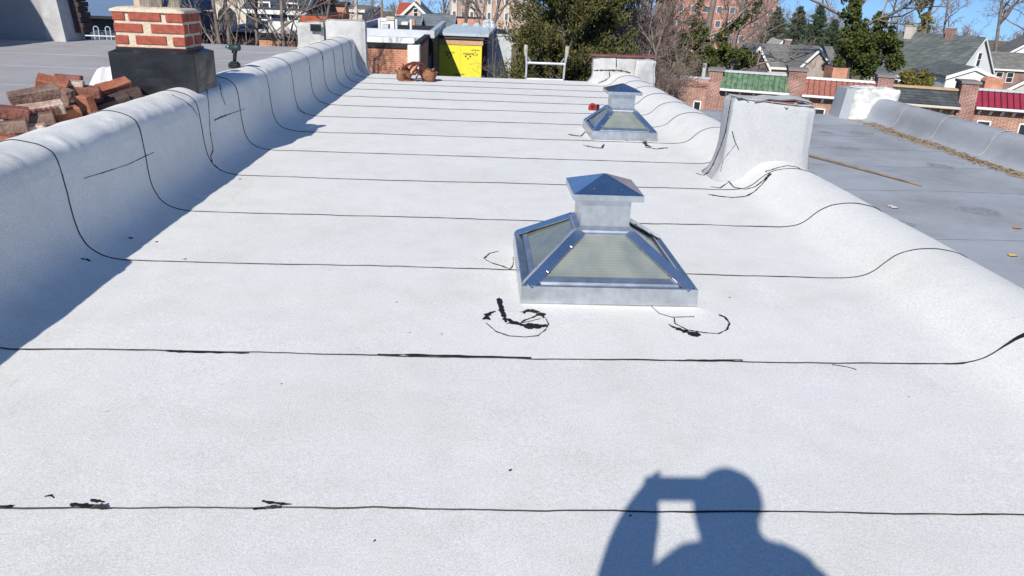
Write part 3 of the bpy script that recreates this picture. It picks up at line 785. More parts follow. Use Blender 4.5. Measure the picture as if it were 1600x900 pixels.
# ------------------------------------------------------------------ left neighbour's roof
ZL = .42
o = MB().box(-9.2, -2.872, -5.4, 14.28, ZL-.05, ZL).build('neighbour_roof', M_GREYROOF_L, None, loc=(-6, 5, ZL)); tag(o, kind='structure')
mb = MB()
for y in (8.0, 9.7, 11.3, 12.9):   # lap lines of the coating
    mb.box(-9.1, -3.0, y, y+.012, ZL, ZL+.004)
mb.build('lap_line', M_GREYROOF_L, o)
# raised wall at the far left: long shaded face plus sunlit battered end
t = thing('bulkhead_wall', (-8.2, 13.75, ZL), 'raised grey wall with a sunlit white end at far left of the grey roof', 'wall')
MB().prism([(-7.42, 13.62, ZL), (-7.42, 13.62, 3.2), (-11, 13.62, 3.2), (-11, 13.62, ZL)], (0, .55, 0)).build('wall_face', M_GREYROOF_L, t)
MB().hull8([(-7.42, 13.60, ZL), (-7.05, 13.52, ZL), (-7.05, 14.2, ZL), (-7.42, 14.2, ZL)], [(-7.42, 13.615, 3.2), (-7.28, 13.6, 3.2), (-7.28, 14.2, 3.2), (-7.42, 14.2, 3.2)]).build('white_end', M_OLDWHITE, t)
MB().box(-9.0, -8.55, 8.6, 13.62, ZL, 3.2).build('return_wall', M_GREYROOF_L, t)
mb = MB()
for i in range(30):
    z = .55+i*.085; mb.box(-7.06-.0043*i*1.45, -6.93-.0043*i*1.4+(.025 if i % 2 else 0), 13.9, 14.25, z, z+.078)
mb.build('toothed_brick_edge', mat('dark_brick', (.07, .05, .05), .9), t)

# ------------------------------------------------------------------ loose bricks in a heap
BM = {'red': mat('loose_brick_red', (.17, .058, .043), .9, col2=(.31, .135, .10), scale=14, bump=.6, bscale=45),
      'orange': mat('loose_brick_orange', (.28, .082, .043), .9, col2=(.42, .175, .105), scale=10, bump=.5, bscale=45),
      'brown': mat('loose_brick_brown', (.13, .075, .058), .9, col2=(.30, .20, .155), scale=9, bump=.7, bscale=40),
      'pale': mat('loose_brick_mortared', (.36, .20, .15), .95, col2=(.62, .50, .40), scale=11, bump=.8, bscale=35),
      'dark': mat('loose_brick_sooty', (.045, .038, .036), .9, col2=(.11, .07, .06), scale=9, bump=.7, bscale=40)}
def loose(px, py, xp, yaw, tilt, roll, key, label, L=.235, W=.105, H=.074, cored=False, seed=0):
    c = atx(px, py, xp)
    rot = (Matrix.Rotation(R_(yaw), 3, 'Z') @ Matrix.Rotation(R_(tilt), 3, 'Y') @ Matrix.Rotation(R_(roll), 3, 'X'))
    me = bpy.data.meshes.new('brick'); bm = bmesh.new()
    bmesh.ops.create_cube(bm, size=1)
    for v in bm.verts: v.co = Vector((v.co.x*L, v.co.y*W, v.co.z*H))
    bmesh.ops.bevel(bm, geom=list(bm.edges), offset=.006, segments=1, affect='EDGES')
    bmesh.ops.subdivide_edges(bm, edges=list(bm.edges), cuts=1, use_grid_fill=True)
    for v in bm.verts:
        n = noise.noise_vector(v.co*14+Vector((seed*3.1, px, py)))
        v.co += n*.006 + noise.noise_vector(v.co*40+Vector((px, seed, py)))*.003
    if cored:   # ribbed broken face: core holes split open along the camera side
        pass
    bm.to_mesh(me); bm.free(); me.materials.append(BM[key])
    o = link('brick', me, None, c); o.rotation_euler = rot.to_euler()
    tag(o, label, 'brick', 'loose bricks heaped behind the left parapet')
    if cored:
        mb = MB()
        for i in range(7):
            mb.box(-L/2+.015+i*.032, -L/2+.037+i*.032, -W/2-.012, -W/2+.004, -H/2+.004, H/2-.010)
        r = link('rib', mb.mesh('rib', BM['red'], bevel=.003), o)
    return o
loose(53, 148, -3.00, 38, -9, 12, 'brown', 'long brown brick lying on top of the ribbed brick', L=.30)
loose(64, 171, -2.93, 36, -6, 10, 'pale', 'pale mortared brick with a ribbed broken face, left part of heap', cored=True, L=.27)
loose(16, 176, -2.96, 30, 8, 5, 'red', 'red brick at the left edge of the heap above a grey one', L=.2)
loose(12, 199, -2.90, 25, -3, 0, 'brown', 'grey brown brick at the left edge, second from bottom of heap', L=.22)
loose(11, 221, -2.86, 30, 12, 0, 'orange', 'orange brick lowest at the left end of heap', L=.2)
loose(58, 187, -2.86, 32, -4, 3, 'brown', 'mortar streaked brick directly under the ribbed brick', L=.20)
loose(49, 205, -2.82, 20, -6, 0, 'pale', 'pinkish brick low in heap near the parapet crest', L=.17)
loose(78, 202, -2.88, 65, -3, 0, 'dark', 'dark brick low in heap right of pinkish brick', L=.2)
loose(101, 180, -2.86, 42, -14, 4, 'orange', 'orange brown brick tilted beside the ribbed brick', L=.2)
loose(112, 164, -2.93, 62, 78, 8, 'brown', 'brown brick standing upright mid heap', L=.22)
loose(97, 163, -3.03, 25, 20, 0, 'red', 'red brick deep in heap behind the upright brown brick', L=.2)
loose(82, 131, -3.06, 20, 14, 24, 'orange', 'orange brick at the top of heap, left of topmost brick', L=.2)
loose(108, 125, -3.04, 15, 4, -8, 'red', 'topmost brown red brick of the heap', L=.17)
loose(107, 133, -3.00, 20, 5, 2, 'pale', 'mortar crusted brick just under the topmost brick', L=.2, H=.07)
loose(120, 142, -2.95, 26, 6, 6, 'red', 'long smooth red brick spanning the middle of heap', L=.30)
loose(178, 136, -2.86, 46, -13, 22, 'orange', 'bright orange brick leaning up at the right end of heap', L=.25)
loose(138, 171, -2.80, 70, 80, 0, 'orange', 'orange brick standing on end with mortar spots', L=.2, W=.10)
loose(152, 158, -2.90, 60, 70, 10, 'dark', 'dark brick wedged behind the standing orange brick', L=.2)
loose(174, 160, -2.82, 40, -16, 10, 'dark', 'sooty brick with mortar chips under the leaning orange brick', L=.25, W=.14)
loose(204, 149, -2.74, 30, -10, 0, 'dark', 'nearly black brick next to flashing box', L=.16, H=.10)
loose(115, 192, -2.84, 50, -8, 0, 'dark', 'sooty brick low in heap against the crest, under orange brown brick', L=.22)
loose(138, 187, -2.80, 45, -8, 0, 'dark', 'sooty brick low in heap under the standing orange brick', L=.2)
loose(40, 190, -2.98, 30, 0, 0, 'dark', 'shadowed brick deep inside the left of heap', L=.24)
loose(90, 176, -3.05, 30, 0, 0, 'brown', 'shadowed brick deep inside the middle of heap', L=.24)
loose(75, 152, -3.12, 30, 0, 0, 'brown', 'brick at the back of heap behind the long brown one', L=.24)
loose(140, 160, -3.05, 30, 0, 0, 'brown', 'brick at the back of heap behind the long red one', L=.24)

# ------------------------------------------------------------------ impact driver standing on the parapet
M_TEAL = mat('teal_plastic', (.025, .055, .058), .45, var=.2); M_BLK = mat('black_plastic', (.015, .015, .016), .5)
D0 = Vector((-2.53, 8.03, .660))
t = thing('impact_driver', D0, 'teal and black cordless impact driver standing on parapet beyond the chimney', 'power tool')
dx = Vector((-.93, .25, 0)).normalized(); dy = Vector((-dx.y, dx.x, 0)); Mx = Matrix(((dx.x, dy.x, 0, D0.x), (dx.y, dy.y, 0, D0.y), (0, 0, 1, D0.z), (0, 0, 0, 1)))
MB(Mx).box(-.055, .05, -.037, .037, 0, .052).build('battery', M_BLK, t, bevel=.010, segs=2)
MB(Mx).box(-.045, .035, -.028, .028, .052, .068).build('battery_foot', M_TEAL, t, bevel=.006)
MB(Mx).tube([(-.008, 0, .065), (-.014, 0, .105), (-.022, 0, .15), (-.028, 0, .178)], [.019, .0185, .020, .024], 10).build('grip', M_BLK, t, smooth=True)
MB(Mx).tube([(-.085, 0, .206), (-.078, 0, .206), (-.03, 0, .206), (.0, 0, .206), (.03, 0, .206)], [.020, .031, .033, .032, .028], 14).build('motor_housing', M_TEAL, t, smooth=True)
MB(Mx).tube([(.03, 0, .206), (.05, 0, .206), (.062, 0, .206), (.062, 0, .206), (.078, 0, .206)], [.026, .023, .016, .010, .010], 12).build('nose', mat('grey_metal', (.25, .26, .27), .35, .8), t, smooth=True)
MB(Mx).tube([(.078, 0, .206), (.135, 0, .206)], [.0045, .0035], 6).build('bit', M_GALV2, t)
MB(Mx).box(.0, .012, -.008, .008, .150, .176).build('trigger', M_BLK, t, bevel=.003)

# ------------------------------------------------------------------ tool belt with pouches near the far end of the roof
M_LEA = mat('tan_leather', (.17, .068, .038), .8, col2=(.33, .17, .09), scale=16, bump=.3, bscale=30); M_LEA2 = mat('red_leather', (.13, .034, .026), .65, var=.3, scale=12)
g = atz(650, 126, 0); t = thing('tool_belt', (g.x, g.y, .006), 'brown leather tool belt with two pouches lying on the white roof', 'tool belt')
def pouch(cx, cy, w, d, h, lean, sd):
    Mp = Matrix.Translation((g.x+cx, g.y+cy, .008)) @ Matrix.Rotation(lean, 4, 'Y') @ Matrix.Rotation(sd*.7, 4, 'Z')
    mb = MB(Mp); vs = []; fs = []; n = 24
    prof = ((.55, 0), (.92, .02), (1.05, h*.2), (1.08, h*.4), (1.0, h*.6), (.93, h*.8), (1.0, h*.95), (1.03, h), (.9, h*.97), (.72, h*.7), (.6, h*.5))
    for (s_, z) in prof:
        for k in range(n):
            a = 2*math.pi*k/n; ca, sa = math.cos(a), math.sin(a); q = (abs(ca)**3+abs(sa)**3)**(-1/3)
            nn = noise.noise(Vector((ca*1.6+sd, sa*1.6, z*9)))
            vs.append((w/2*s_*ca*q*(1+.22*nn), d/2*s_*sa*q*(1+.22*nn), z+(.06*nn if z > h*.55 else 0)))
    for i in range(len(prof)-1):
        for k in range(n): fs.append((i*n+k, i*n+(k+1) % n, (i+1)*n+(k+1) % n, (i+1)*n+k))
    fs.append(tuple(range(n-1, -1, -1))); fs.append(tuple(range((len(prof)-1)*n, len(prof)*n)))
    mb.add(vs, fs); p = mb.build('pouch', M_LEA, t, smooth=True)
    for i, (u, ww, z0, z1) in enumerate(((-.22, .3, .1, .55), (.18, .34, .08, .48))):
        MB(Mp).box(w*(u-ww/2), w*(u+ww/2), -d*.60, -d*.46, h*z0, h*z1).build('front_pocket', M_LEA if i else M_LEA2, p, bevel=.014, segs=2)
    for i in range(3):   # tool handles poking out
        x = (i-1)*w*.2
        MB(Mp).tube([(x, 0, h*.5), (x+.01*i, -.01, h*1.12+.02*i)], [.011, .013], 7).build('tool_handle', (M_BLK, M_WOOD, M_RED2)[i], p)
def strap(name, pts, w, m):
    P = [Vector(p)+Vector((g.x, g.y, 0)) for p in pts]; vs = []; fs = []
    Q = []
    for i in range(len(P)-1):
        for k in range(4):
            Q.append(P[i].lerp(P[i+1], k/4))
    Q.append(P[-1])
    Q = [Q[0]]+[(Q[i-1]+Q[i]*2+Q[i+1])/4 for i in range(1, len(Q)-1)]+[Q[-1]]
    for i, q in enumerate(Q):
        tt = (Q[min(i+1, len(Q)-1)]-Q[max(i-1, 0)]).normalized(); s = Vector((0, 1, .35)).normalized()
        nn = tt.cross(s).normalized()*.006
        vs += [q-s*w-nn, q+s*w-nn, q+s*w+nn, q-s*w+nn]
        if i:
            a = (i-1)*4; fs += [(a+j, a+(j+1) % 4, a+4+(j+1) % 4, a+4+j) for j in range(4)]
    fs += [(3, 2, 1, 0), tuple(range(len(vs)-4, len(vs)))]
    return MB().add(vs, fs).build(name, m, t, smooth=False)
M_RED2 = mat('dark_red_plastic', (.25, .02, .02), .5)
pouch(-.19, .0, .22, .19, .20, -.34, 1.); pouch(.20, -.04, .25, .20, .19, .42, 2.)
strap('belt', [(-.10, -.10, .03), (-.05, -.12, .15), (.02, -.11, .20), (.10, -.12, .12), (.13, -.12, .02)], .055, M_LEA2)
strap('belt', [(-.16, .06, .10), (-.06, .06, .26), (.04, .06, .30), (.14, .05, .22)], .06, M_LEA)
strap('belt', [(-.24, -.06, .20), (-.14, -.08, .27), (-.03, -.05, .31), (.08, -.06, .28), (.18, -.09, .17), (.23, -.1, .08)], .045, M_LEA2)
strap('belt', [(-.12, -.08, .05), (-.03, -.10, .15), (.03, -.09, .25), (.09, -.06, .32)], .05, M_LEA2)
strap('belt', [(.0, -.07, .03), (.05, -.08, .14), (.07, -.05, .25)], .07, M_LEA2)
strap('belt_tongue', [(-.06, -.13, .012), (-.16, -.16, .014), (-.28, -.17, .012)], .02, M_LEA)
MB().box(g.x+.01, g.x+.05, g.y-.12, g.y-.11, .09, .13).build('buckle', M_GALV2, t)

# ------------------------------------------------------------------ red tape measure
g = atz(927, 173, 0); t = thing('tape_measure', (g.x, g.y, .004), 'small red and black tape measure on the white roof left of the far skylight', 'tape measure')
M_RED = mat('red_plastic', (.42, .015, .02), .4, var=.1)
mb = MB(); pts = [(math.cos(a)*.055, math.sin(a)*.05+.055) for a in np.linspace(0, math.pi, 9)] + [(-.06, .005), (.06, .005)]
mb.prism([(g.x-.01+a, g.y, .006+b*.9) for a, b in pts], (0, .05, 0)); mb.build('case', M_RED, t, bevel=.006)
MB().box(g.x+.045, g.x+.085, g.y-.004, g.y+.056, .006, .085).build('grip', M_BLK, t, bevel=.01)
MB().lathe((0, 0, 0), [(.022, 0), (.022, .004)], 14)
mb = MB(Matrix.Translation((g.x-.012, g.y-.001, .055)) @ Matrix.Rotation(math.pi/2, 4, 'X')); mb.lathe((0, 0, 0), [(.03, 0), (.03, .004), (.026, .005)], 16); mb.build('badge', mat('dark_badge', (.06, .02, .02), .5), t)

# ------------------------------------------------------------------ ladder leaning on the far roof edge
M_ALU = mat('aluminium', (.66, .68, .70), .35, .85, var=.08); M_MITT = mat('worn_cloth_mitt', (.42, .36, .28), .95, var=.3, scale=30)
t = thing('ladder', (1.24, 16.0, GZ), 'aluminium extension ladder with padded rail ends leaning on far roof edge', 'ladder')
fy = lambda z: 14.40 + (-z)*.20
for sx, xo in ((-1, .885), (1, 1.60)):
    q = [(xo+.02*sx, fy(.50), .50), (xo, fy(.25), .25), (xo, fy(0), 0), (xo, fy(GZ), GZ)]
    mb = MB()
    for a, b in zip(q[:-1], q[1:]):
        A = Vector(a); B = Vector(b); ex = Vector((.016, 0, 0)); ey = Vector((0, .04, .008))
        mb.hull8([A-ex-ey, A+ex-ey, A+ex+ey, A-ex+ey], [B-ex-ey, B+ex-ey, B+ex+ey, B-ex+ey])
    rail = mb.build('rail', M_ALU, t)
    MB().tube([(xo+.02*sx, fy(.40), .40), (xo+.025*sx, fy(.45), .45), (xo+.028*sx, fy(.53), .53), (xo+.028*sx, fy(.60), .60), (xo+.028*sx, fy(.615), .615)], [.026, .034, .040, .037, .026], 9).build('rail_mitt', M_MITT, rail, smooth=True)
z = .295
while z > GZ+.2:
    w = .0 if z < .1 else .0
    MB().tube([(.885, fy(z), z), (1.60, fy(z), z)], .026, 10).build('rung', M_ALU, t)
    if z > .2:
        for sx, xa in ((1, .90), (-1, 1.585)):
            MB().tube([(xa, fy(.44), .40), (xa+.06*sx, fy(.30), .31)], .012, 6).build('brace', M_ALU, t)
    z -= .30

# ------------------------------------------------------------------ right neighbour's roof
ZR = -.45
o = MB().box(2.999, 7.30, -5.4, 14.28, ZR-.05, ZR).build('neighbour_roof', M_GREYROOF_R, None, loc=(5, 5, ZR)); tag(o, kind='structure')
PRF = [(7.12, ZR+.001), (7.22, ZR+.012), (7.29, ZR+.06), (7.34, ZR+.16), (7.38, ZR+.27), (7.44, ZR+.35), (7.54, ZR+.385), (7.68, ZR+.37), (7.78, ZR+.28), (7.80, ZR)]
prf = catmull(PRF, 3)
t = thing('parapet_wall', (7.45, 5, ZR), 'grey coated parapet with pale vertical laps along the slate grey roof', 'parapet')
ysr = [-5.4, -3.5, -1.6, .4, 2.4, 4.2, 5.9, 7.4, 8.9, 10.3, 11.6, 12.75, 14.0]
for k in range(len(ysr)-1):
    vs = []; fs = []; m_ = len(prf); N = normals2(prf)
    for j in range(10):
        f = max(0, j-2)/7; y = ysr[k]+(ysr[k+1]+.06-ysr[k])*f
        for i, p in enumerate(prf):
            lift = min(1, max(0, (p.y-ZR)/.3)); dip = .14*max(0, (y-10.0)/4.0)*lift
            d = (0 if j == 0 else .006*(1-f)) + .003*noise.noise(Vector((p.x*4, y*1.2, p.y*4))) + .003*noise.noise(Vector((p.x*12, y*9, p.y*12)))
            q = p + N[i]*d
            vs.append((q.x, y, q.y-dip*0))
    for j in [0]+list(range(2, 9)):
        for i in range(m_-1): a = j*m_+i; fs.append((a, a+1, a+m_+1, a+m_))
    s = MB().add(vs, fs).build('flashing_sheet', M_GREYROOF_R, t, smooth=True)
    lb = MB(); vs = []; fs = []
    for i, p in enumerate(prf):
        y = ysr[k]; q = p + N[i]*.016
        vs += [(q.x, y-.018, q.y), (q.x, y+.010, q.y+.003)]
        if i: fs.append((2*i-2, 2*i-1, 2*i+1, 2*i))
    lb.add(vs, fs).build('lap', mat('pale_lap', (.42, .43, .44), .8), s)
MB().prism([(p.x+.0, -5.39, p.y-.03) for p in prf if p.y > ZR+.05]+[(7.78, -5.39, ZR-.02), (7.36, -5.39, ZR-.02)], (0, 19.3, 0)).build('masonry_core', M_PIERBRICK, t)
# brown leaf litter along its foot
vs = []; fs = []; rr = np.random.default_rng(5)
for i in range(1700):
    y = rr.uniform(6, 13.3); x = 7.20-abs(rr.normal(0, .14)) + .04*math.sin(y*3); a = rr.uniform(0, 6.28); s = rr.uniform(.012, .035); z = ZR+.004+rr.uniform(0, .012)
    c, sn = math.cos(a)*s, math.sin(a)*s; n = len(vs)
    vs += [(x-c, y-sn, z), (x+sn*.6, y-c*.6, z+.005), (x+c, y+sn, z+rr.uniform(0, .01)), (x-sn*.6, y+c*.6, z)]; fs.append((n, n+1, n+2, n+3))
tag(MB().add(vs, fs).build('leaf_litter', mat('leaf_litter', (.30, .19, .10), .95, col2=(.45, .33, .20), scale=20)), 'brown leaf litter drifted along foot of the grey parapet', 'leaf litter', kind='stuff')
# silt washed along the gutter line, and darker laps across the roof
nr = o0 = [q for q in bpy.data.objects if q.name.startswith('neighbour_roof') and q.location.x > 0][0]
vs = []; fs = []; n = 160
for i in range(n+1):
    y = 5.2+8.5*i/n; w = .26+.16*noise.noise(Vector((y*1.1, 3, 0)))+.09*noise.noise(Vector((y*4.3, 5, 0)))+.05*noise.noise(Vector((y*13, 8, 0)))
    vs += [(7.185-max(.04, w), y, ZR+.0012), (7.185, y, ZR+.0045)]
    if i: fs.append((2*i-2, 2*i-1, 2*i+1, 2*i))
MB().add(vs, fs).build('silt_strip', mat('tan_silt', (.27, .215, .165), .95, col2=(.44, .37, .30), scale=7), nr)
for j, y0 in enumerate((6.3, 8.15, 9.5, 10.7, 11.8, 12.9)):
    vs = []; fs = []
    for i in range(61):
        x = 3.02+4.0*i/60; y = y0+.05*noise.noise(Vector((x*.8, y0, 0)))+.012*noise.noise(Vector((x*6, y0, 0))); w = .005+.012*max(0, noise.noise(Vector((x*2.2, y0*3, 1)))+.2)
        vs += [(x, y-w, ZR+.001), (x, y+.002, ZR+.0035), (x, y+w, ZR+.001)]
        if i: fs += [(3*i-3, 3*i-2, 3*i+1, 3*i), (3*i-2, 3*i-1, 3*i+2, 3*i+1)]
    MB().add(vs, fs).build('lap_line', mat('dull_lap', (.22, .23, .25), .85, var=.2, scale=9), nr, smooth=True)
for j, (px, py, a, b) in enumerate(((1345, 208, .22, .05), (1290, 207, .14, .04), (1405, 212, .12, .03), (1325, 232, .2, .04), (1470, 260, .16, .05), (1530, 330, .2, .05), (1410, 350, .12, .04))):
    q = atz(px, py, ZR); pts = []
    for i in range(20):
        an = 2*math.pi*i/20; r = 1+.45*noise.noise(Vector((math.cos(an)*2+j, math.sin(an)*2, j*3.3)))
        pts.append((q.x+a*r*math.cos(an), q.y+b*4*r*math.sin(an), ZR+.0008))
    MB().add(pts+[(q.x, q.y, ZR+.0016)], [(i, (i+1) % 20, 20) for i in range(20)]).build('scuff_patch', mat('dark_scuff', (.20, .205, .22), .9, col2=(.33, .34, .37), scale=18), nr)
# white rough chimney block at the far end
t, _ = wrapped('wrapped_chimney', 'rough white painted chimney stub at far end of the slate grey roof', 'chimney', 6.96, 7.86, 13.75, 14.28, ZR, .10, .10, .045, 21., m=mat('flaking_white', (.42, .41, .39), .9, col2=(.80, .79, .77), scale=6, bump=.8, bscale=9), taper=.03, sides=(.5, 1, .6, 0))
MB().hull8([(6.80, 13.84, ZR), (6.93, 13.735, ZR), (6.97, 14.27, ZR), (6.80, 14.27, ZR)], [(6.87, 13.87, .09), (6.99, 13.79, .09), (6.99, 14.27, .09), (6.87, 14.27, .09)]).build('shaded_grey_side', M_GREYROOF_R, t)  # shade of the chimney's left side put into this slab's grey
# bamboo pole
a = atz(1252, 240, ZR+.02); b = atz(1440, 290, ZR+.012)
pole = MB(); d = b-a; a2 = a-d*.25
pole.tube([a2.lerp(b, i/12) + Vector((0, 0, .012*math.sin(i*.26*math.pi/3))) for i in range(13)], [.017-.0006*i for i in range(13)], 8)
tag(pole.build('bamboo_pole', mat('bamboo', (.28, .20, .11), .7, var=.25, scale=9), smooth=True), 'thin tan bamboo pole lying on the slate grey roof', 'pole')
# fallen leaves
for px, py, c, lab in ((1393, 323, (.50, .46, .42), 'pale dry leaf on the slate grey roof past the bamboo pole'), (1590, 357, (.45, .20, .06), 'orange dry leaf at the right edge of the slate grey roof'),
                       (1583, 400, (.55, .38, .10), 'yellow dry leaf lying nearest on the slate grey roof'), (1398, 325, (.6, .55, .5), 'small curled pale leaf touching a pale leaf on the slate grey roof')):
    p = atz(px, py, ZR+.006); mb = MB(); pts = []
    for i in range(10):
        a = 2*math.pi*i/10; r = .036*(.65+.35*abs(math.cos(a*1.5))); pts.append((p.x+r*math.cos(a)*1.3, p.y+r*math.sin(a), ZR+.006+.012*abs(math.sin(a))))
    mb.add(pts+[(p.x, p.y, ZR+.004)], [(i, (i+1) % 10, 10) for i in range(10)])
    l = mb.build('leaf', mat('leaf_%d' % px, c, .8)); tag(l, lab, 'leaf', 'dry leaves on the slate grey roof')

# ------------------------------------------------------------------ the person holding the phone (stands behind the lens, throws the shadow)
def skin_body():
    J = {'pel': ((.07, -.47, .98), .155), 'waist': ((.06, -.48, 1.15), .150), 'chest': ((.08, -.48, 1.36), .19), 'neckb': ((.055, -.46, 1.545), .125), 'neck': ((.04, -.44, 1.62), .092),
         'hd0': ((.018, -.42, 1.69), .105), 'hd1': ((.012, -.415, 1.775), .122), 'hd2': ((.02, -.425, 1.83), .085),
         'sl': ((-.115, -.455, 1.515), .125), 'el': ((-.215, -.30, 1.22), .098), 'wl': ((-.155, -.10, 1.445), .072), 'hl': ((-.118, -.055, 1.525), .070),
         'sr': ((.25, -.46, 1.50), .125), 'er': ((.34, -.36, 1.22), .066), 'wr': ((.14, -.13, 1.44), .038), 'hr': ((.105, -.06, 1.50), .036),
         'tl': ((-.03, -.47, .93), .105), 'kl': ((-.05, -.44, .52), .065), 'al': ((-.06, -.48, .11), .045), 'fl': ((-.07, -.36, .055), .042),
         'tr': ((.17, -.47, .93), .105), 'kr': ((.19, -.44, .52), .065), 'ar': ((.20, -.48, .11), .045), 'fr': ((.22, -.36, .055), .042)}
    E = [('pel', 'waist'), ('waist', 'chest'), ('chest', 'neckb'), ('neckb', 'neck'), ('neck', 'hd0'), ('hd0', 'hd1'), ('hd1', 'hd2'), ('chest', 'sl'), ('sl', 'el'), ('el', 'wl'), ('wl', 'hl'),
         ('chest', 'sr'), ('sr', 'er'), ('er', 'wr'), ('wr', 'hr'), ('pel', 'tl'), ('tl', 'kl'), ('kl', 'al'), ('al', 'fl'), ('pel', 'tr'), ('tr', 'kr'), ('kr', 'ar'), ('ar', 'fr')]
    # fingers: short chains from each hand wrapping the phone ends
    k = 0
    for hnd, sx in (('hl', -1), ('hr', 1)):
        b = Vector(J[hnd][0])
        for i in range(4):
            z = (.035, .012, -.011, -.032)[i]; n1, n2 = 'f%d' % k, 'g%d' % k; k += 1
            J[n1] = ((b.x-sx*.012, b.y+.022, b.z+.028+z), .0095); J[n2] = ((b.x-sx*.040, b.y+.030, b.z+.030+z*.95), .0085)
            E += [(hnd, n1), (n1, n2)]
        n1, n2 = 'f%d' % k, 'g%d' % k; k += 1
        J[n1] = ((b.x-sx*.020, b.y-.005, b.z-.028), .011); J[n2] = ((b.x-sx*.050, b.y+.0, b.z-.005), .0095); E += [(hnd, n1), (n1, n2)]
    names = list(J)
    org = Vector((.07, -.47, 0))
    me = bpy.data.meshes.new('person')
    me.from_pydata([Vector(J[n][0])-org for n in names], [(names.index(a), names.index(b)) for a, b in E], [])
    me.materials.append(mat('navy_work_clothes', (.05, .06, .09), .9, var=.2))
    o = link('person', me, None, org)
    o.modifiers.new('skin', 'SKIN'); sub = o.modifiers.new('sub', 'SUBSURF'); sub.levels = 2; sub.render_levels = 2
    for i, n in enumerate(names):
        r = J[n][1]; sv = me.skin_vertices[0].data[i]; sv.radius = (r, r)
        sv.use_root = (n == 'pel')
    tag(o, 'person in dark clothes holding up a phone, standing on the white roof behind the viewpoint', 'person')
    # hair
    mb = MB(); vs = []; fs = []; n = 18; c = Vector((.022, -.432, 1.80))
    for i in range(8):
        ph = i/7*math.pi*.58
        for q in range(n):
            a = 2*math.pi*q/n; r = 1+.05*noise.noise(Vector((math.cos(a)*2, math.sin(a)*2, i)))
            vs.append((c.x+.104*r*math.sin(ph)*math.cos(a), c.y+.112*r*math.sin(ph)*math.sin(a), c.z+.092*r*math.cos(ph)))
    for i in range(7):
        for q in range(n): fs.append((i*n+q, i*n+(q+1) % n, (i+1)*n+(q+1) % n, (i+1)*n+q))
    MB().add(vs, fs).build('hair', mat('dark_hair', (.03, .02, .015), .7), o, smooth=True)
    return o
skin_body()
ph = thing('phone', (0, -.03, 1.49), 'black phone held sideways in both hands', 'phone')
MB().box(-.135, .09, -.034, -.026, 1.478, 1.577).build('body', M_BLK, ph, bevel=.003)
MB().lathe((0, 0, 0), [(.006, 0)], 8)
mb = MB(Matrix.Translation((0, -.0255, 1.5)) @ Matrix.Rotation(-math.pi/2, 4, 'X')); mb.lathe((0, 0, 0), [(.009, 0), (.009, .002), (.006, .003)], 12); mb.build('lens', M_GLASSDARK, ph)

# ------------------------------------------------------------------ buildings beyond
def frame(P, ang):
    e = Vector((math.cos(ang), math.sin(ang), 0)); b = Vector((-e.y, e.x, 0))
    return Matrix(((e.x, b.x, 0, P[0]), (e.y, b.y, 0, P[1]), (0, 0, 1, 0), (0, 0, 0, 1)))
def window(M, parent, u0, u1, z0, z1, w=0., fm=None, th=.07, bars=True, depth=.10):
    fm = fm or M_WHITEPAINT
    mb = MB(M)
    a, b = w-depth*.5, w+.04
    mb.box(u0, u0+th, a, b, z0, z1); mb.box(u1-th, u1, a, b, z0, z1); mb.box(u0+th, u1-th, a, b, z1-th, z1); mb.box(u0+th, u1-th, a-.03, b, z0, z0+th)
    if bars: mb.box(u0+th, u1-th, a+.01, b, (z0+z1)/2-th*.35, (z0+z1)/2+th*.35)
    f = mb.build('window', fm, parent)
    MB(M).box(u0+th, u1-th, w-.012, w+.03, z0+th, z1-th).build('pane', M_GLASSDARK, f)
    return f
def chimney(M, parent, u, w, z0, z1, s=.35, m=None, name='chimney'):
    c = MB(M).box(u-s, u+s, w-s, w+s, z0, z1).build(name, m or M_PIERBRICK, parent)
    MB(M).box(u-s-.06, u+s+.06, w-s-.06, w+s+.06, z1, z1+.12).build('cap', M_OLDWHITE, c)
    return c
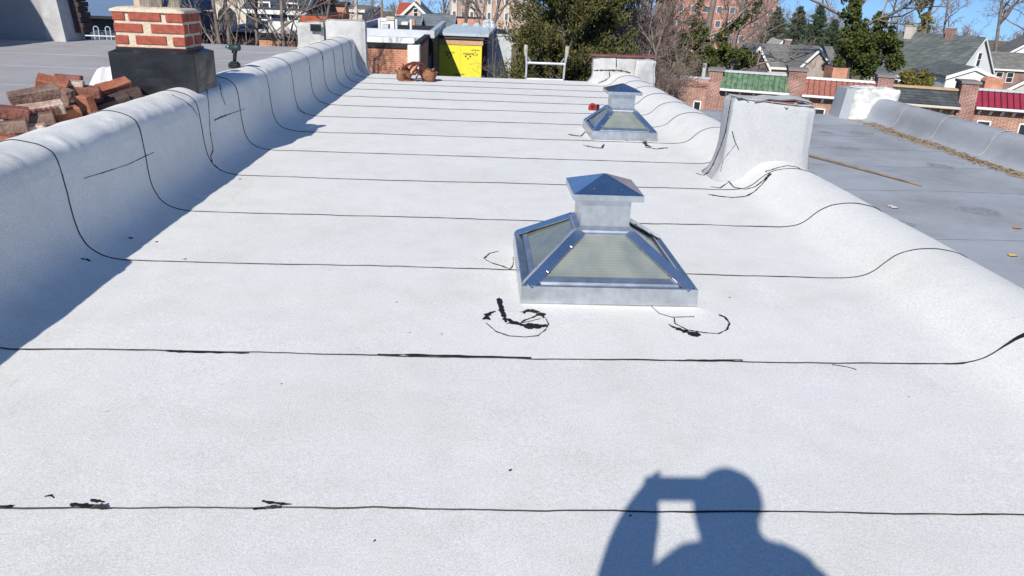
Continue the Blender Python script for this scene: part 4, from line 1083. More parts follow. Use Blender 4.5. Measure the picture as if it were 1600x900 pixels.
def house(name, label, cat, P, ang, W, D, zb, ze, zr, wm, rm, ridge='u', oh=.35, wins=(), chims=(), trim=None, group=None, gm=None):
    """P: front left corner; u along facade, w back. ridge 'u' = ridge parallel to facade"""
    M = frame(P, ang); t = thing(name, (P[0], P[1], zb), label, cat, group); trim = trim or M_WHITEPAINT
    if ridge == 'u':
        sec = [(0, zb), (0, ze), (D/2, zr), (D, ze), (D, zb)]
        MB(M).prism([(0, w, z) for w, z in sec], (W, 0, 0)).build('wall', wm, t)
        for s in (0, 1):
            w0, w1 = (-oh, D/2) if s == 0 else (D+oh, D/2)
            k = (zr-ze)/(D/2); z0 = ze-k*oh
            a = [(-oh, w0, z0+.02), (W+oh, w0, z0+.02), (W+oh, w1, zr+.02), (-oh, w1, zr+.02)]
            MB(M).hull8(a, [(x, y, z+.12) for x, y, z in a]).build('roof_slope', rm, t)
            for u in (-oh-.03, W+oh):
                b = [(u, w0, z0-.14), (u+.03, w0, z0-.14), (u+.03, w1, zr-.14), (u, w1, zr-.14)]
                MB(M).hull8(b, [(x, y, z+.26) for x, y, z in b]).build('barge_board', trim, t)
            f = [(-oh, w0-.02 if s == 0 else w0, z0-.12), (W+oh, w0-.02 if s == 0 else w0, z0-.12), (W+oh, (w0 if s == 0 else w0+.02), z0-.12), (-oh, (w0 if s == 0 else w0+.02), z0-.12)]
            MB(M).hull8(f, [(x, y, z+.2) for x, y, z in f]).build('fascia', trim, t)
    else:
        sec = [(0, zb), (W, zb), (W, ze), (W/2, zr), (0, ze)]
        MB(M).prism([(u, 0, z) for u, z in sec], (0, D, 0)).build('wall', wm, t)
        for s in (0, 1):
            u0, u1 = (-oh, W/2) if s == 0 else (W+oh, W/2)
            k = (zr-ze)/(W/2); z0 = ze-k*oh
            a = [(u0, -oh, z0+.02), (u1, -oh, zr+.02), (u1, D+oh, zr+.02), (u0, D+oh, z0+.02)]
            MB(M).hull8(a, [(x, y, z+.12) for x, y, z in a]).build('roof_slope', rm, t)
            b = [(u0, -oh-.05, z0-.16), (u1, -oh-.05, zr-.16), (u1, -oh-.005, zr-.16), (u0, -oh-.005, z0-.16)]
            MB(M).hull8(b, [(x, y, z+.30) for x, y, z in b]).build('barge_board', trim, t)
    for wv in wins: window(M, t, *wv)
    for c in chims: chimney(M, t, *c)
    return t, M
def flat_house(name, label, cat, P, ang, W, D, zb, zt, wm, rm, cap=None, caph=.12, wins=(), chims=(), group=None):
    M = frame(P, ang); t = thing(name, (P[0], P[1], zb), label, cat, group)
    MB(M).box(0, W, 0, D, zb, zt).build('wall', wm, t)
    MB(M).box(.15, W-.15, .15, D-.15, zt, zt+.03).build('roof', rm, t)
    if cap:
        mb = MB(M); mb.box(-.05, W+.05, -.06, .18, zt+.001, zt+caph); mb.box(-.05, .18, .18, D+.05, zt+.001, zt+caph); mb.box(W-.18, W+.05, .18, D+.05, zt+.001, zt+caph)
        mb.build('parapet_cap', cap, t)
    for wv in wins: window(M, t, *wv)
    for c in chims: chimney(M, t, *c)
    return t, M
M_SH_DARK = mat_shingle('dark_shingle', (.045, .052, .058), (.085, .095, .10))
M_SH_GREEN = mat_shingle('grey_green_shingle', (.10, .115, .11), (.16, .175, .165))
M_SH_GREY = mat_shingle('weathered_shingle', (.17, .165, .15), (.25, .24, .22))
M_SH_BLUE = mat_shingle('blue_grey_shingle', (.17, .20, .21), (.24, .27, .28))
M_GREENMET = mat('green_metal_roof', (.045, .11, .06), .6, .1, col2=(.20, .29, .19), scale=2.0, stretch=(2.2, 2.2, .3))
M_REDMET = mat('rust_red_roof', (.24, .075, .055), .7, col2=(.42, .18, .14), scale=2.5, stretch=(4, 4, .5))
M_MAGMET = mat('magenta_red_roof', (.30, .035, .065), .5, .1, var=.12, scale=2)
M_BLACKROOF = mat('black_roofing', (.03, .031, .034), .8, var=.3, scale=2)
M_SILVER = mat('silver_roof_coating', (.55, .57, .60), .5, .2, var=.1, scale=1.5)
M_PALEBLUE = mat('pale_blue_roof', (.48, .56, .60), .6, var=.08, scale=1.5)
M_CREAM = mat('cream_siding', (.62, .55, .46), .85, var=.08, scale=1)
M_SIDING = mat('white_siding', (.78, .79, .79), .75, var=.03, scale=.8, stretch=(.3, .3, 9))

# --- mansard row across the street
def UZ(px, py, off=0.):
    d = ray(px, py); A = ST_A - ST_N*0 + ST_N*off; k = (A-CAM).dot(ST_N)/d.dot(ST_N); p = CAM+d*k
    return (p-ST_A).dot(ST_E), p.z
MROW = frame(ST_A, math.atan2(ST_E.y, ST_E.x))
GM = 'mansard row houses across the street'
RIBC = {'green_metal_roof': (.13, .22, .13), 'rust_red_roof': (.36, .15, .12), 'magenta_red_roof': (.36, .05, .085)}
def mansard(px0, px1, pyr, pye, rm, label, ribs, win, fm, wall, trimtop, brk):
    pyr += 6; pye += 5
    u0, zr = UZ(px0, pyr); u1, _ = UZ(px1, pyr); _, ze = UZ((px0+px1)/2, pye, .35)
    zr = UZ((px0+px1)/2, pyr)[1]
    t = thing('row_house', (*(ST_A+ST_E*(u0+u1)/2).xy, GZ), label, 'row house', GM)
    MB(MROW).prism([(u0-.2, 0, GZ), (u0-.2, 0, ze-.05), (u0-.2, .6, ze-.05), (u0-.2, 11, zr-2.3), (u0-.2, 11, GZ)], (u1-u0+.4, 0, 0)).build('wall', wall, t)
    sl = MB(MROW).prism([(u0, -.38, ze), (u0, .62, zr), (u0, .62, ze)], (u1-u0, 0, 0)).build('mansard_slope', rm, t)
    MB(MROW).prism([(u0-.1, .621, ze-2), (u0-.1, .621, zr-.05), (u0-.1, 11, zr-1.9), (u0-.1, 11, ze-2)], (u1-u0+.2, 0, 0)).build('flat_roof', M_BLACKROOF, t)
    if ribs:
        mb = MB(MROW); n = int((u1-u0)/.30)
        for i in range(1, n):
            u = u0+(u1-u0)*i/n
            mb.hull8([(u-.022, -.40, ze+.01), (u+.022, -.40, ze+.01), (u+.022, .60, zr+.01), (u-.022, .60, zr+.01)], [(u-.022, -.46, ze+.06), (u+.022, -.46, ze+.06), (u+.022, .54, zr+.06), (u-.022, .54, zr+.06)])
        r = mb.build('standing_seams', mat('rib_'+rm.name, tuple(.45*c for c in RIBC[rm.name]), .6), sl); r['kind'] = 'stuff'  # rib shading put into a darker colour, as frontal sun hides it
    MB(MROW).box(u0-.02, u1+.02, .5, .75, zr-.01, zr+.13).build('ridge_trim', trimtop, t)
    MB(MROW).box(u0, u1, -.55, -.36, ze-.10, ze+.045).build('gutter', fm, t, bevel=.03)
    MB(MROW).box(u0+.02, u1-.02, -.36, -.02, ze-.16, ze-.03).build('soffit', mat('grey_soffit', (.22, .23, .25), .8), t)
    for i in range(brk):
        u = u0+(u1-u0)*(i+.5)/brk
        MB(MROW).prism([(u-.07, -.34, ze-.17), (u-.07, -.03, ze-.17), (u-.07, -.03, ze-.42), (u-.07, -.14, ze-.30)], (.14, 0, 0)).build('bracket', fm, t)
    for (a, b) in win:
        ua = UZ(a, 175)[0]; ub = UZ(b, 175)[0]; window(MROW, t, ua, ub, ze-2.4, ze-.75, 0)
    return t
mansard(1128, 1238, 111, 138, M_GREENMET, 'brick row house with a ribbed green metal mansard roof', True, [(1148, 1165), (1190, 1208)], M_WHITEPAINT, M_FRONTBRICK, M_SILVER, 5)
mansard(1256, 1372, 122, 148, M_REDMET, 'brick row house with a rust red mansard roof and white gutter', True, [(1264, 1289), (1318, 1340)], M_WHITEPAINT, M_FRONTBRICK, M_WHITEPAINT, 5)
mansard(1394, 1506, 134, 160, M_SH_DARK, 'brick row house with a black shingle mansard roof and tan gutter', False, [(1420, 1440), (1465, 1485)], M_CREAM, M_FRONTBRICK_TAN, mat('tan_trim', (.48, .34, .21), .8), 6)
mansard(1528, 1640, 140, 167, M_MAGMET, 'brick row house with a crimson metal mansard roof', True, [(1530, 1553), (1598, 1618)], M_WHITEPAINT, M_FRONTBRICK, M_SILVER, 6)
# brick firewall piers between the houses
for px0, px1, pyt, lab in ((1108, 1130, 106, 'brick firewall pier with flat stone cap left of the green mansard'), (1234, 1262, 106, 'brick firewall pier between green and rust red mansards'),
                           (1374, 1400, 116, 'brick firewall pier between rust red and black mansards'), (1506, 1534, 126, 'brick firewall pier between black and crimson mansards')):
    pyt += 6
    u0, zt = UZ(px0, pyt, .25); u1, _ = UZ(px1, pyt, .25); zt = UZ((px0+px1)/2, pyt, .25)[1]
    t = thing('firewall_pier', (*(ST_A+ST_E*(u0+u1)/2).xy, GZ), lab, 'brick pier', 'brick piers between the mansards')
    M = MROW
    MB(M).prism([(u0, -.05, GZ), (u0, -.25, zt-1.5), (u0, .05, zt-.6), (u0, .05, zt), (u0, 1.6, zt), (u0, 1.6, GZ)], (u1-u0, 0, 0)).build('shaft', M_PIERBRICK, t)
    MB(M).box(u0-.08, u1+.08, -.03, 1.7, zt+.002, zt+.14).build('cap', mat('stone_cap', (.24, .22, .21), .9), t)
# corner house without mansard, corbelled parapet
u0, zt = UZ(1040, 112); u1, _ = UZ(1110, 116); zt = UZ(1085, 122)[1]
t = thing('row_house', (*(ST_A+ST_E*u0).xy, GZ), 'plain brick end house with a corbelled parapet left of the green mansard', 'row house', GM)
MB(MROW).prism([(u0, 0, GZ), (u0, 0, zt-.55), (u0, .4, zt-.55), (u0, 11, zt-2), (u0, 11, GZ)], (u1-u0, 0, 0)).build('wall', M_FRONTBRICK, t)
mb = MB(MROW)
for i in range(3): mb.box(u0, u1, -.05*(i+1), .35, zt-.549+.10*i, zt-.45+.10*i)
mb.build('corbel', M_PIERBRICK, t)
MB(MROW).box(u0, u1, -.15, .3, zt-.248, zt).build('parapet', M_FRONTBRICK, t)
MB(MROW).box(u0-.04, u1+.04, -.18, .34, zt+.002, zt+.09).build('coping', M_SILVER, t)
MB(MROW).tube([(u1-.45, .6, zt-.3), (u1-.45, .6, zt+.9)], .13, 8).build('vent_pipe', M_SILVER, t)
window(MROW, t, u0+.8, u0+1.2, zt-2.6, zt-1.5, 0); window(MROW, t, u0+2.0, u0+2.5, zt-2.9, zt-1.4, 0)

# --- detached houses behind the mansards
# white house with steep grey green roof
pk = at(1538, 60, 76)
t, M = house('gable_house', 'white house with a steep grey green shingle roof and small attic window', 'house', pk + Vector((-.5*9.6-.87*3.9, .87*9.6-.5*3.9, 0))*1.0, R_(-60), 9.6, 7.8, GZ, pk.z-3.9, pk.z, M_SIDING, M_SH_GREEN, 'u', .25,
             chims=[(2.0, 3.6, pk.z-.8, pk.z+.75, .4, M_CREAM), (6.3, 3.7, pk.z-.6, pk.z+.75, .35)])
# attic window on the gable end facing right
Mg = frame(M @ Vector((9.6, 0, 0)), R_(30))
window(Mg, t, 3.55, 4.35, pk.z-2.75, pk.z-1.35, -.02)
for u in (1.4, 3.4, 5.2, 7.2): window(M, t, u, u+.7, pk.z-5.9, pk.z-4.5, -.02)
# low white wing in front with shallow gable
wp = at(1476, 134, 66)
w2 = at(1551, 134, 66)
t, Mw = house('white_annex', 'low white annex with a shallow gable in front of the steep roofed house', 'annex', wp, R_(-8), (w2-wp).length, 7, GZ, at(1476, 120, 66).z, at(1512, 106, 66).z, M_SIDING, M_SH_GREEN, 'w', .15)
cp = at(1551, 140, 55)
t = thing('brick_oven_chimney', (cp.x, cp.y, GZ), 'orange brick chimney with an arched top in front of white annex', 'chimney')
Mc = frame(cp, R_(-15)); zt = at(1551, 121, 55).z
pts = [(-.62, GZ), (.62, GZ), (.62, zt-.35), (.66, zt-.3), (.5, zt-.08), (.0, zt), (-.5, zt-.08), (-.66, zt-.3), (-.62, zt-.35)]
MB(Mc).prism([(u, 0, z) for u, z in pts], (0, 1.0, 0)).build('stack', M_ORANGEBRICK, t)
# pale house at right edge
p = at(1572, 83, 95)
house('gable_house', 'pale house with a steep white gable at the right edge of view', 'house', p, R_(-25), 11, 9, GZ-1, p.z-.2, at(1620, 34, 97).z, M_SIDING, M_SH_GREY, 'w', .3)
p = at(1553, 106, 88)
house('brick_bungalow', 'brown roofed brick bungalow behind white gable house', 'house', p, R_(-10), 9, 7, GZ-1, p.z, at(1575, 84, 90).z, M_PIERBRICK, M_SH_GREY, 'u', .3, wins=[(.4, 1.2, p.z-1.6, p.z-.4), (1.6, 2.4, p.z-1.6, p.z-.4)])
p = at(1574, 141, 60)
house('shed', 'small shed with a grey roof beside the white annex', 'shed', p, R_(-40), 3.5, 5, GZ, p.z, p.z+1.3, M_CREAM, M_SH_GREEN, 'w', .2)
# grey roofed house with brown shingled gable
p = at(1176, 108, 70)
z_e = at(1200, 103, 70).z; z_r = at(1225, 72, 73).z
t, M = house('grey_roof_house', 'house with a broad weathered grey roof behind the green mansard', 'house', p, R_(-6), 7.8, 8, GZ, z_e, z_r, M_CREAM, M_SH_GREY, 'u', .3, chims=[(3.9, 4.2, z_r-.8, z_r+.5, .3)])
p = at(1250, 107, 66)
house('shingled_gable', 'brown shingled front gable with white trim behind the rust red mansard', 'house', p, R_(-6), at(1298, 107, 66).x-p.x, 6, GZ, at(1250, 104, 66).z, at(1275, 77, 66).z, mat('brown_shakes', (.30, .24, .20), .9, col2=(.46, .40, .36), scale=4), M_SH_GREY, 'w', .25)
p = at(1162, 107, 62)
house('shingled_gable', 'small dark brown gable with white trim left behind the green mansard', 'house', p, R_(-6), at(1199, 107, 62).x-p.x, 5, GZ, at(1162, 103, 62).z, at(1178, 74, 62).z, mat('dark_shakes', (.15, .12, .11), .9, var=.2, scale=4), M_SH_BLUE, 'w', .2)
p = at(1196, 92, 84)
house('cream_house', 'small cream house with pale roof far behind the green mansard', 'house', p, R_(-10), 3.0, 6, GZ, p.z, p.z+1.9, M_CREAM, mat('pale_roof', (.50, .46, .42), .9), 'w', .2)
p = at(1300, 118, 58); q = at(1322, 118, 58)
flat_house('brick_shed', 'small orange brick block against the foot of the ivy tree', 'brick block', p, R_(-6), q.x-p.x, 2, GZ, at(1310, 106, 58).z, M_ORANGEBRICK, M_BLACKROOF)

# --- centre background
def facing(name, label, cat, px0, px1, pyt, Y, D, wm, rm, cap=None, caph=.12, zb=GZ, ang=0, wins=(), chims=()):
    p = at(px0, pyt, Y); q = at(px1, pyt, Y)
    zt = at((px0+px1)/2, pyt, Y).z
    return flat_house(name, label, cat, p, ang, (q-p).length, D, zb, zt, wm, rm, cap, caph, wins, chims) + (zt, (q-p).length)
t, M, zt, W = facing('brick_house', 'orange brick house with black coping just beyond the far roof edge', 'house', 520, 651, 74, 30, 9, M_ORANGEBRICK, M_SILVER, M_BLACKROOF, .18)
MB(M).box(.0, W*.96, .5, .9, zt+.01, zt+.36).build('white_parapet', M_WHITEPAINT, t)
MB(M).box(W-.35, W+.12, -.1, .5, zt-.55, zt+.15).build('white_gutter_box', M_WHITEPAINT, t, bevel=.03)
MB(M).tube([(W+.05, -.08, zt-.55), (W+.05, -.10, zt-.75), (W-.18, -.10, zt-.92), (W-.18, -.10, zt-1.25), (W-.3, -.10, zt-1.35)], .06, 8).build('downspout', M_WHITEPAINT, t)
t, M, zt, W = facing('flat_roof_house', 'black flat roofed house with silver parapet behind orange brick house', 'house', 540, 677, 57, 37, 12, M_BLACKROOF, M_BLACKROOF, M_SILVER, .34)
for u in (.35, .55, .72): MB(M).tube([(W*u, 1.2, zt), (W*u, 1.2, zt+.75)], .06, 8).build('vent_pipe', M_WHITEPAINT, t)
MB(M).box(W*.40, W*.47, .6, 1.4, zt+.03, zt+.5).build('roof_hatch', M_SILVER, t)
# white chimneys standing on it
for px, pyt, pyb, lab in ((600, 28, 50, 'tall white chimney left of the two on the black flat roof'), (611, 26, 49, 'white chimney with a beige top right of the two on the black flat roof')):
    a = at(px, pyb+2, 40); b = at(px, pyt, 40)
    t = thing('white_chimney', (a.x, a.y, a.z-.8), lab, 'chimney', 'white chimneys on the black roof')
    MB().box(a.x-.2, a.x+.2, 39.8, 40.3, a.z-.8, b.z-.2).build('stack', M_WHITEPAINT, t, bevel=.03); MB().box(a.x-.22, a.x+.22, 39.78, 40.32, b.z-.19, b.z).build('cap', M_CREAM if px > 605 else M_WHITEPAINT, t, bevel=.03)
# wooden fence with single boards
a = at(653, 86, 35); b = at(683, 82, 38)
t = thing('wood_fence', (a.x, a.y, GZ), 'dark weathered board fence beside the yellow sheathed wall', 'fence')
n = 22
for i in range(n):
    p = a.lerp(b, (i+.5)/n); d = (b-a); ang = math.atan2(d.y, d.x)
    MB(frame(p, ang)).box(-d.xy.length/n*.46, d.xy.length/n*.46, -.02, .02, GZ, p.z+random.uniform(-.12, .06)).build('board', mat('dark_fence_wood', (.13, .12, .11), .9, var=.4, scale=3, stretch=(3, 3, .4)), t)
# yellow sheathed addition
p = at(686, 70, 42); q = at(753, 70, 42); zt = at(720, 70, 42).z
M = frame(p, 0); W = q.x-p.x
t = thing('sheathed_addition', (p.x, p.y, GZ), 'house addition clad in bright yellow sheathing under a pale blue roof', 'house')
M_YEL = mat('yellow_sheathing', (.86, .74, .06), .6, var=.03, scale=2)
MB(M).box(.02, W-.02, .03, 6, GZ, zt).build('wall', M_CREAM, t)
for i, (u0, u1) in enumerate(((0, W*.5-.004), (W*.5+.004, W))):
    for z1 in (zt-.02, zt-2.46, zt-4.9):
        MB(M).box(u0, u1, -.02, .029, z1-2.43, z1).build('sheathing_panel', M_YEL, t)
MB(M).box(-.06, W+.06, -.06, .0, zt, zt+.30).build('peach_trim', mat('peach_trim', (.58, .36, .22), .8), t)
MB(M).box(-.1, W+.1, -.16, .02, zt+.30, zt+.46).build('fascia', mat('brown_fascia', (.10, .07, .07), .8), t)
z0 = zt+.46; zr = at(735, 43, 47).z
MB(M).hull8([(-.15, -.25, z0), (W+.35, -.25, z0), (W+.9, 5.5, zr), (.6, 5.5, zr)], [(-.15, -.25, z0+.14), (W+.35, -.25, z0+.14), (W+.9, 5.5, zr+.14), (.6, 5.5, zr+.14)]).build('roof_slope', M_PALEBLUE, t)
MB(M).box(.6, W+.9, 5.4, 6.2, GZ, zr-.01).build('rear_wall', M_CREAM, t)
# printed marks on the sheathing: a bar over a wedge emblem
M_INK = mat('dark_green_print', (.06, .09, .03), .7)
def mark(u, z, s, up):
    mb = MB(M); y = -.024
    mb.box(u-.30*s, u+.30*s, y, y+.003, z+.17*s, z+.20*s); mb.box(u-.25*s, u+.28*s, y, y+.003, z+.225*s, z+.245*s)
    sg = 1 if up else -1
    def tri(pts): mb.prism([(u+a*s, y, z+b*s*sg) for a, b in pts], (0, .003, 0))
    tri([(-.19, -.10), (-.06, -.10), (-.125, .02)]); tri([(.06, -.10), (.19, -.10), (.125, .02)]); tri([(-.06, .02), (.06, .02), (0, .12)]); tri([(-.12, -.13), (.12, -.13), (.12, -.155), (-.12, -.155)])
    mb.build('print_mark', M_INK, t)
mark(W*.24, zt-.62, 1., False); mark(W*.68, zt-.65, 1., False); mark(W*.48, zt-1.75, 1., True); mark(W*.85, zt-.42, .8, True)
# white stacks on the pale roof
for k, (px, pyt, pyb, s, lab) in enumerate(((728, 36, 46, .22, 'round topped grey roof vent on the pale blue roof'), (745, 36, 46, .16, 'slim grey roof vent on the pale blue roof'), (760, 31, 60, .22, 'tall pale chimney at the right end of pale blue roof'), (768, 32, 60, .14, 'thin white chimney at the right end of pale blue roof'))):
    a = at(px, pyb, 46.5); b = at(px, pyt, 46.5)
    o = thing('roof_stack', (a.x, a.y, a.z-.6), lab, 'chimney')
    MB().box(a.x-s, a.x+s, a.y-s, a.y+s, a.z-1.0, b.z-.15).build('stack', M_PALEBLUE if k < 3 else M_WHITEPAINT, o, bevel=.02)
    MB().lathe((a.x, a.y, b.z-.149), [(s*1.25, 0), (s*1.25, .05), (s*.7, .15)], 10).build('cap', M_SILVER, o)
# grey stone house side right of the yellow
t, M, zt, W = facing('stucco_house', 'pale grey stucco house side right of the yellow sheathing', 'house', 762, 800, 56, 46, 8, mat('pale_stucco', (.52, .54, .55), .95, var=.2, scale=3), M_BLACKROOF, M_SILVER, .1)
t, M, zt, W = facing('dark_gap_block', 'dark block filling the shaded gap between yellow sheathing and grey stucco', 'house', 753.5, 761.5, 62, 44, 6, mat('dark_gap_fill', (.10, .06, .055), .95), M_BLACKROOF)  # dark block put in for the shade of the gap between the houses
# gable house with red roof and white trim
p = at(629, 27, 75); q = at(666, 27, 75)
ze = at(647, 23, 75).z; zr = at(648, 5, 75).z
t, M = house('gable_house', 'peach gable house with white trim and an orange red side roof', 'house', p, 0, q.x-p.x, 8, GZ, ze, zr, mat('peach_siding', (.60, .42, .33), .85), M_SH_BLUE, 'w', .25, wins=[(1.0, 1.5, ze-.2, ze+.6)])
chimney(M, t, (q.x-p.x)/2+.1, 3.0, zr-.3, zr+1.0, .3, M_CREAM)
p2 = at(620, 24, 77); q2 = at(641, 24, 77); za = at(628, 24, 77).z; zb_ = at(628, 6, 80).z
house('red_roof_wing', 'wing with a steep orange red roof left of the peach gable', 'house', p2, 0, q2.x-p2.x, 7, GZ, za, zb_, M_CREAM, mat('orange_red_tiles', (.42, .09, .045), .8, var=.12, scale=2), 'u', .1)
p = at(655, 42, 68); q = at(706, 42, 68)
house('blue_roof_house', 'long house with a blue grey shingle roof behind the black flat roof', 'house', p, 0, q.x-p.x, 9, GZ, at(680, 42, 68).z, at(680, 25, 72).z, mat('dark_wall', (.07, .075, .085), .8), M_SH_BLUE, 'u', .2)
t, M, zt, W = facing('black_house', 'charcoal flat house in front of the blue grey shingle roof', 'house', 648, 692, 47, 56, 6, mat('charcoal_wall', (.035, .036, .04), .8), M_BLACKROOF)
p = at(616, 45, 58); q = at(653, 45, 58)
t, M = house('pink_house', 'low pink house with grey roof and a white dormer', 'house', p, 0, q.x-p.x, 6, GZ, at(634, 43, 58).z, at(634, 27, 61).z, mat('pink_siding', (.52, .36, .33), .85), M_SH_BLUE, 'u', .15)
a = at(627, 45, 57.4); b = at(637, 35, 57.4); MB().box(a.x, b.x, 57.4, 59.5, a.z, b.z).build('dormer', M_WHITEPAINT, t)
a = at(640, 50, 57); b = at(648, 31, 57); MB().box(a.x, b.x, 57, 57.6, a.z-1, b.z).build('chimney', M_ORANGEBRICK, t)
# apartment towers
def tower(label, px0, px1, Y, zt, bm, strip, cols, zb, fl=3.0):
    p = at(px0, 30, Y); q = at(px1, 30, Y); W = q.x-p.x; M = frame((p.x, p.y), 0)
    t = thing('apartment_tower', (p.x, p.y, zb), label, 'apartment block', 'apartment towers on the skyline')
    MB(M).box(0, W, 0, 18, zb, zt).build('wall', bm, t)
    cw = W/cols
    nf = int((zt-zb)/fl)
    for c in range(cols):
        if strip and c % 2 == 0: MB(M).box(c*cw+cw*.18, c*cw+cw*.82, -.25, -.002, zb+2, zt-1).build('bay', strip, t)
        for f in range(nf):
            z = zb+1+f*fl
            if z > zt-2 or z+1.5 < -9: continue
            a, b = c*cw+cw*.28, c*cw+cw*.72; y = -.26 if (strip and c % 2 == 0) else 0
            w = MB(M).box(a, b, y-.06, y-.003, z, z+1.5).build('window', M_WHITEPAINT, t)
            MB(M).box(a+.1, b-.1, y-.075, y-.0605, z+.1, z+1.4).build('pane', mat('grey_window_glass', (.12, .14, .16), .15, spec=.5), w)
    MB(M).box(-.3, W+.3, -.35, 18.3, zt+.001, zt+.5).build('cornice', M_CREAM, t)
M_TAN = mat_brick('tower_tan_brick', (.40, .25, .18), (.48, .31, .23), (.5, .42, .36), .4, .15, .02); M_TRED = mat_brick('tower_red_brick', (.40, .17, .12), (.46, .20, .15), (.46, .3, .24), .4, .15, .02)
tower('tan brick apartment block with pale window bays on the skyline', 703, 838, 165, 16, M_TAN, M_CREAM, 10, -14)
tower('red brick apartment block on the skyline behind ivy covered trees', 1052, 1212, 175, 18, M_TRED, None, 8, -14)
p = at(765, 27, 150)
flat_house('brick_hall', 'low orange brick hall in front of the tan apartment block', 'hall', at(709, 34, 110), 0, 4.6, 8, -12, at(720, 29, 110).z, M_ORANGEBRICK, M_BLACKROOF)

# --- left background
t, M, zt, W = facing('brick_garage', 'low orange brick building behind bare trees past the grey roof', 'building', 338, 474, 51, 26, 8, M_ORANGEBRICK, M_BLACKROOF, M_SILVER, .10)
MB(M).box(0, W, -.02, -.002, zt-.22, zt-.01).build('dark_band', M_BLACKROOF, t)
MB(M).box(W*.55, W*.98, .6, 1.2, zt+.03, zt+.33).build('white_upstand', M_WHITEPAINT, t)
p = at(466, 38, 34); t, M, zt, W = facing('red_brick_block', 'bright orange red brick block behind the white coated wall', 'building', 468, 514, 25, 32, 5, mat('bright_brick', (.48, .11, .05), .9, var=.2, scale=2), M_BLACKROOF)
# stone church like building with arch
p = at(322, 40, 48); q = at(386, 40, 48); W = q.x-p.x; M = frame(p, 0); t = thing('stone_building', (p.x, p.y, GZ), 'beige stone building with a round arched window behind bare trees', 'building')
M_STONE = mat_brick('beige_stone', (.42, .36, .29), (.50, .44, .36), (.55, .50, .44), .6, .3, .02)
MB(M).box(0, W, 0, 8, GZ, 4).build('wall', M_STONE, t)
zc = at(356, 26, 48).z; uc = at(356, 26, 48).x-p.x
ar = [(uc+.85*math.cos(a), zc+.85*math.sin(a)) for a in np.linspace(0, math.pi, 13)]
MB(M).prism([(u, -.12, z) for u, z in ar]+[(uc-.85, -.12, zc-1.6), (uc+.85, -.12, zc-1.6)], (0, .118, 0)).build('arch_surround', M_CREAM, t)
ar = [(uc+.55*math.cos(a), zc+.55*math.sin(a)) for a in np.linspace(0, math.pi, 13)]
MB(M).prism([(u, -.16, z) for u, z in ar]+[(uc-.55, -.16, zc-1.6), (uc+.55, -.16, zc-1.6)], (0, .035, 0)).build('arch_pane', M_GLASSDARK, t)
MB(M).box(W*.86, W*1.03, -.3, -.002, GZ, 4.1).build('pilaster', M_CREAM, t)
p = at(388, 44, 40); q = at(474, 44, 40)
house('dark_slate_house', 'dark slate blue house behind the bare trees', 'house', p, 0, q.x-p.x, 10, GZ, at(430, 16, 40).z, at(430, -40, 45).z, mat('slate_blue_wall', (.055, .065, .085), .8, var=.2, scale=2), M_SH_DARK, 'u', .2, wins=[(.6, 1.2, -.3, .6), (2.0, 2.6, -.3, .6)])
# blue sided building with white post and railing
p = at(118, 60, 21); q = at(215, 60, 21); W = q.x-p.x; M = frame(p, R_(4)); t = thing('blue_sided_house', (p.x, p.y, GZ), 'tall blue sided house behind brick chimney with white corner post', 'house')
zs = at(150, 29, 21).z
MB(M).box(0, W, .35, 8, GZ, zs).build('lower_wall', mat('shaded_lower_siding', (.075, .095, .13), .8, var=.1, scale=.8, stretch=(.3, .3, 14)), t)  # shade put into the colour of both walls, the lower one darker
MB(M).box(-.05, W, .0, 8, zs+.07, 4.5).build('upper_wall', mat('shaded_upper_siding', (.13, .20, .33), .8, var=.08, scale=.8, stretch=(.3, .3, 14)), t)
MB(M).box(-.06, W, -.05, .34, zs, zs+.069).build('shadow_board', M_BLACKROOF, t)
MB(M).box(-.05, .11, .02, .3, GZ, zs-.001).build('corner_post', M_WHITEPAINT, t)
zr = at(150, 57, 21).z
MB(M).tube([(.11, .18, zr), (W, .18, zr)], .018, 6).build('rail', M_WHITEPAINT, t)
for i in range(5):
    u = .42+i*.30
    MB(M).tube([(u, .18, zr-.4), (u, .18, zr+.20), (u+.03, .18, zr+.24), (u+.09, .18, zr+.24), (u+.12, .18, zr+.20), (u+.12, .18, zr-.4)], .014, 6).build('baluster_loop', M_PALEBLUE, t)
# chimney, tan houses and poles on the skyline left of centre
p = at(521, 28, 45); q = at(541, 28, 45); t = thing('brick_chimney_stack', (p.x, p.y, GZ), 'squat brick chimney stack with dark cap on the skyline', 'chimney')
MB().box(p.x, q.x, 45, 46, GZ, at(530, 9, 45).z).build('stack', M_ORANGEBRICK, t); zz = at(530, 9, 45).z; MB().box(p.x-.1, q.x+.1, 44.9, 46.1, zz+.002, zz+.2).build('cap', M_BLACKROOF, t)
p = at(541, 28, 60); q = at(566, 28, 60)
house('tan_house', 'tan house with brown roof right of the skyline chimney stack', 'house', p, 0, q.x-p.x, 7, GZ, at(553, 16, 60).z, at(553, 10, 63).z, M_CREAM, M_SH_GREY, 'u', .2, wins=[(.3, .9, at(553, 24, 60).z, at(553, 18, 60).z)])
p = at(568, 24, 110); q = at(584, 24, 110)
house('pink_far_house', 'small pale pink house far off on the skyline', 'house', p, 0, q.x-p.x, 7, GZ-2, at(576, 15, 110).z, at(576, 9, 112).z, mat('pink_siding', (.52, .36, .33)), M_CREAM, 'u', .2)
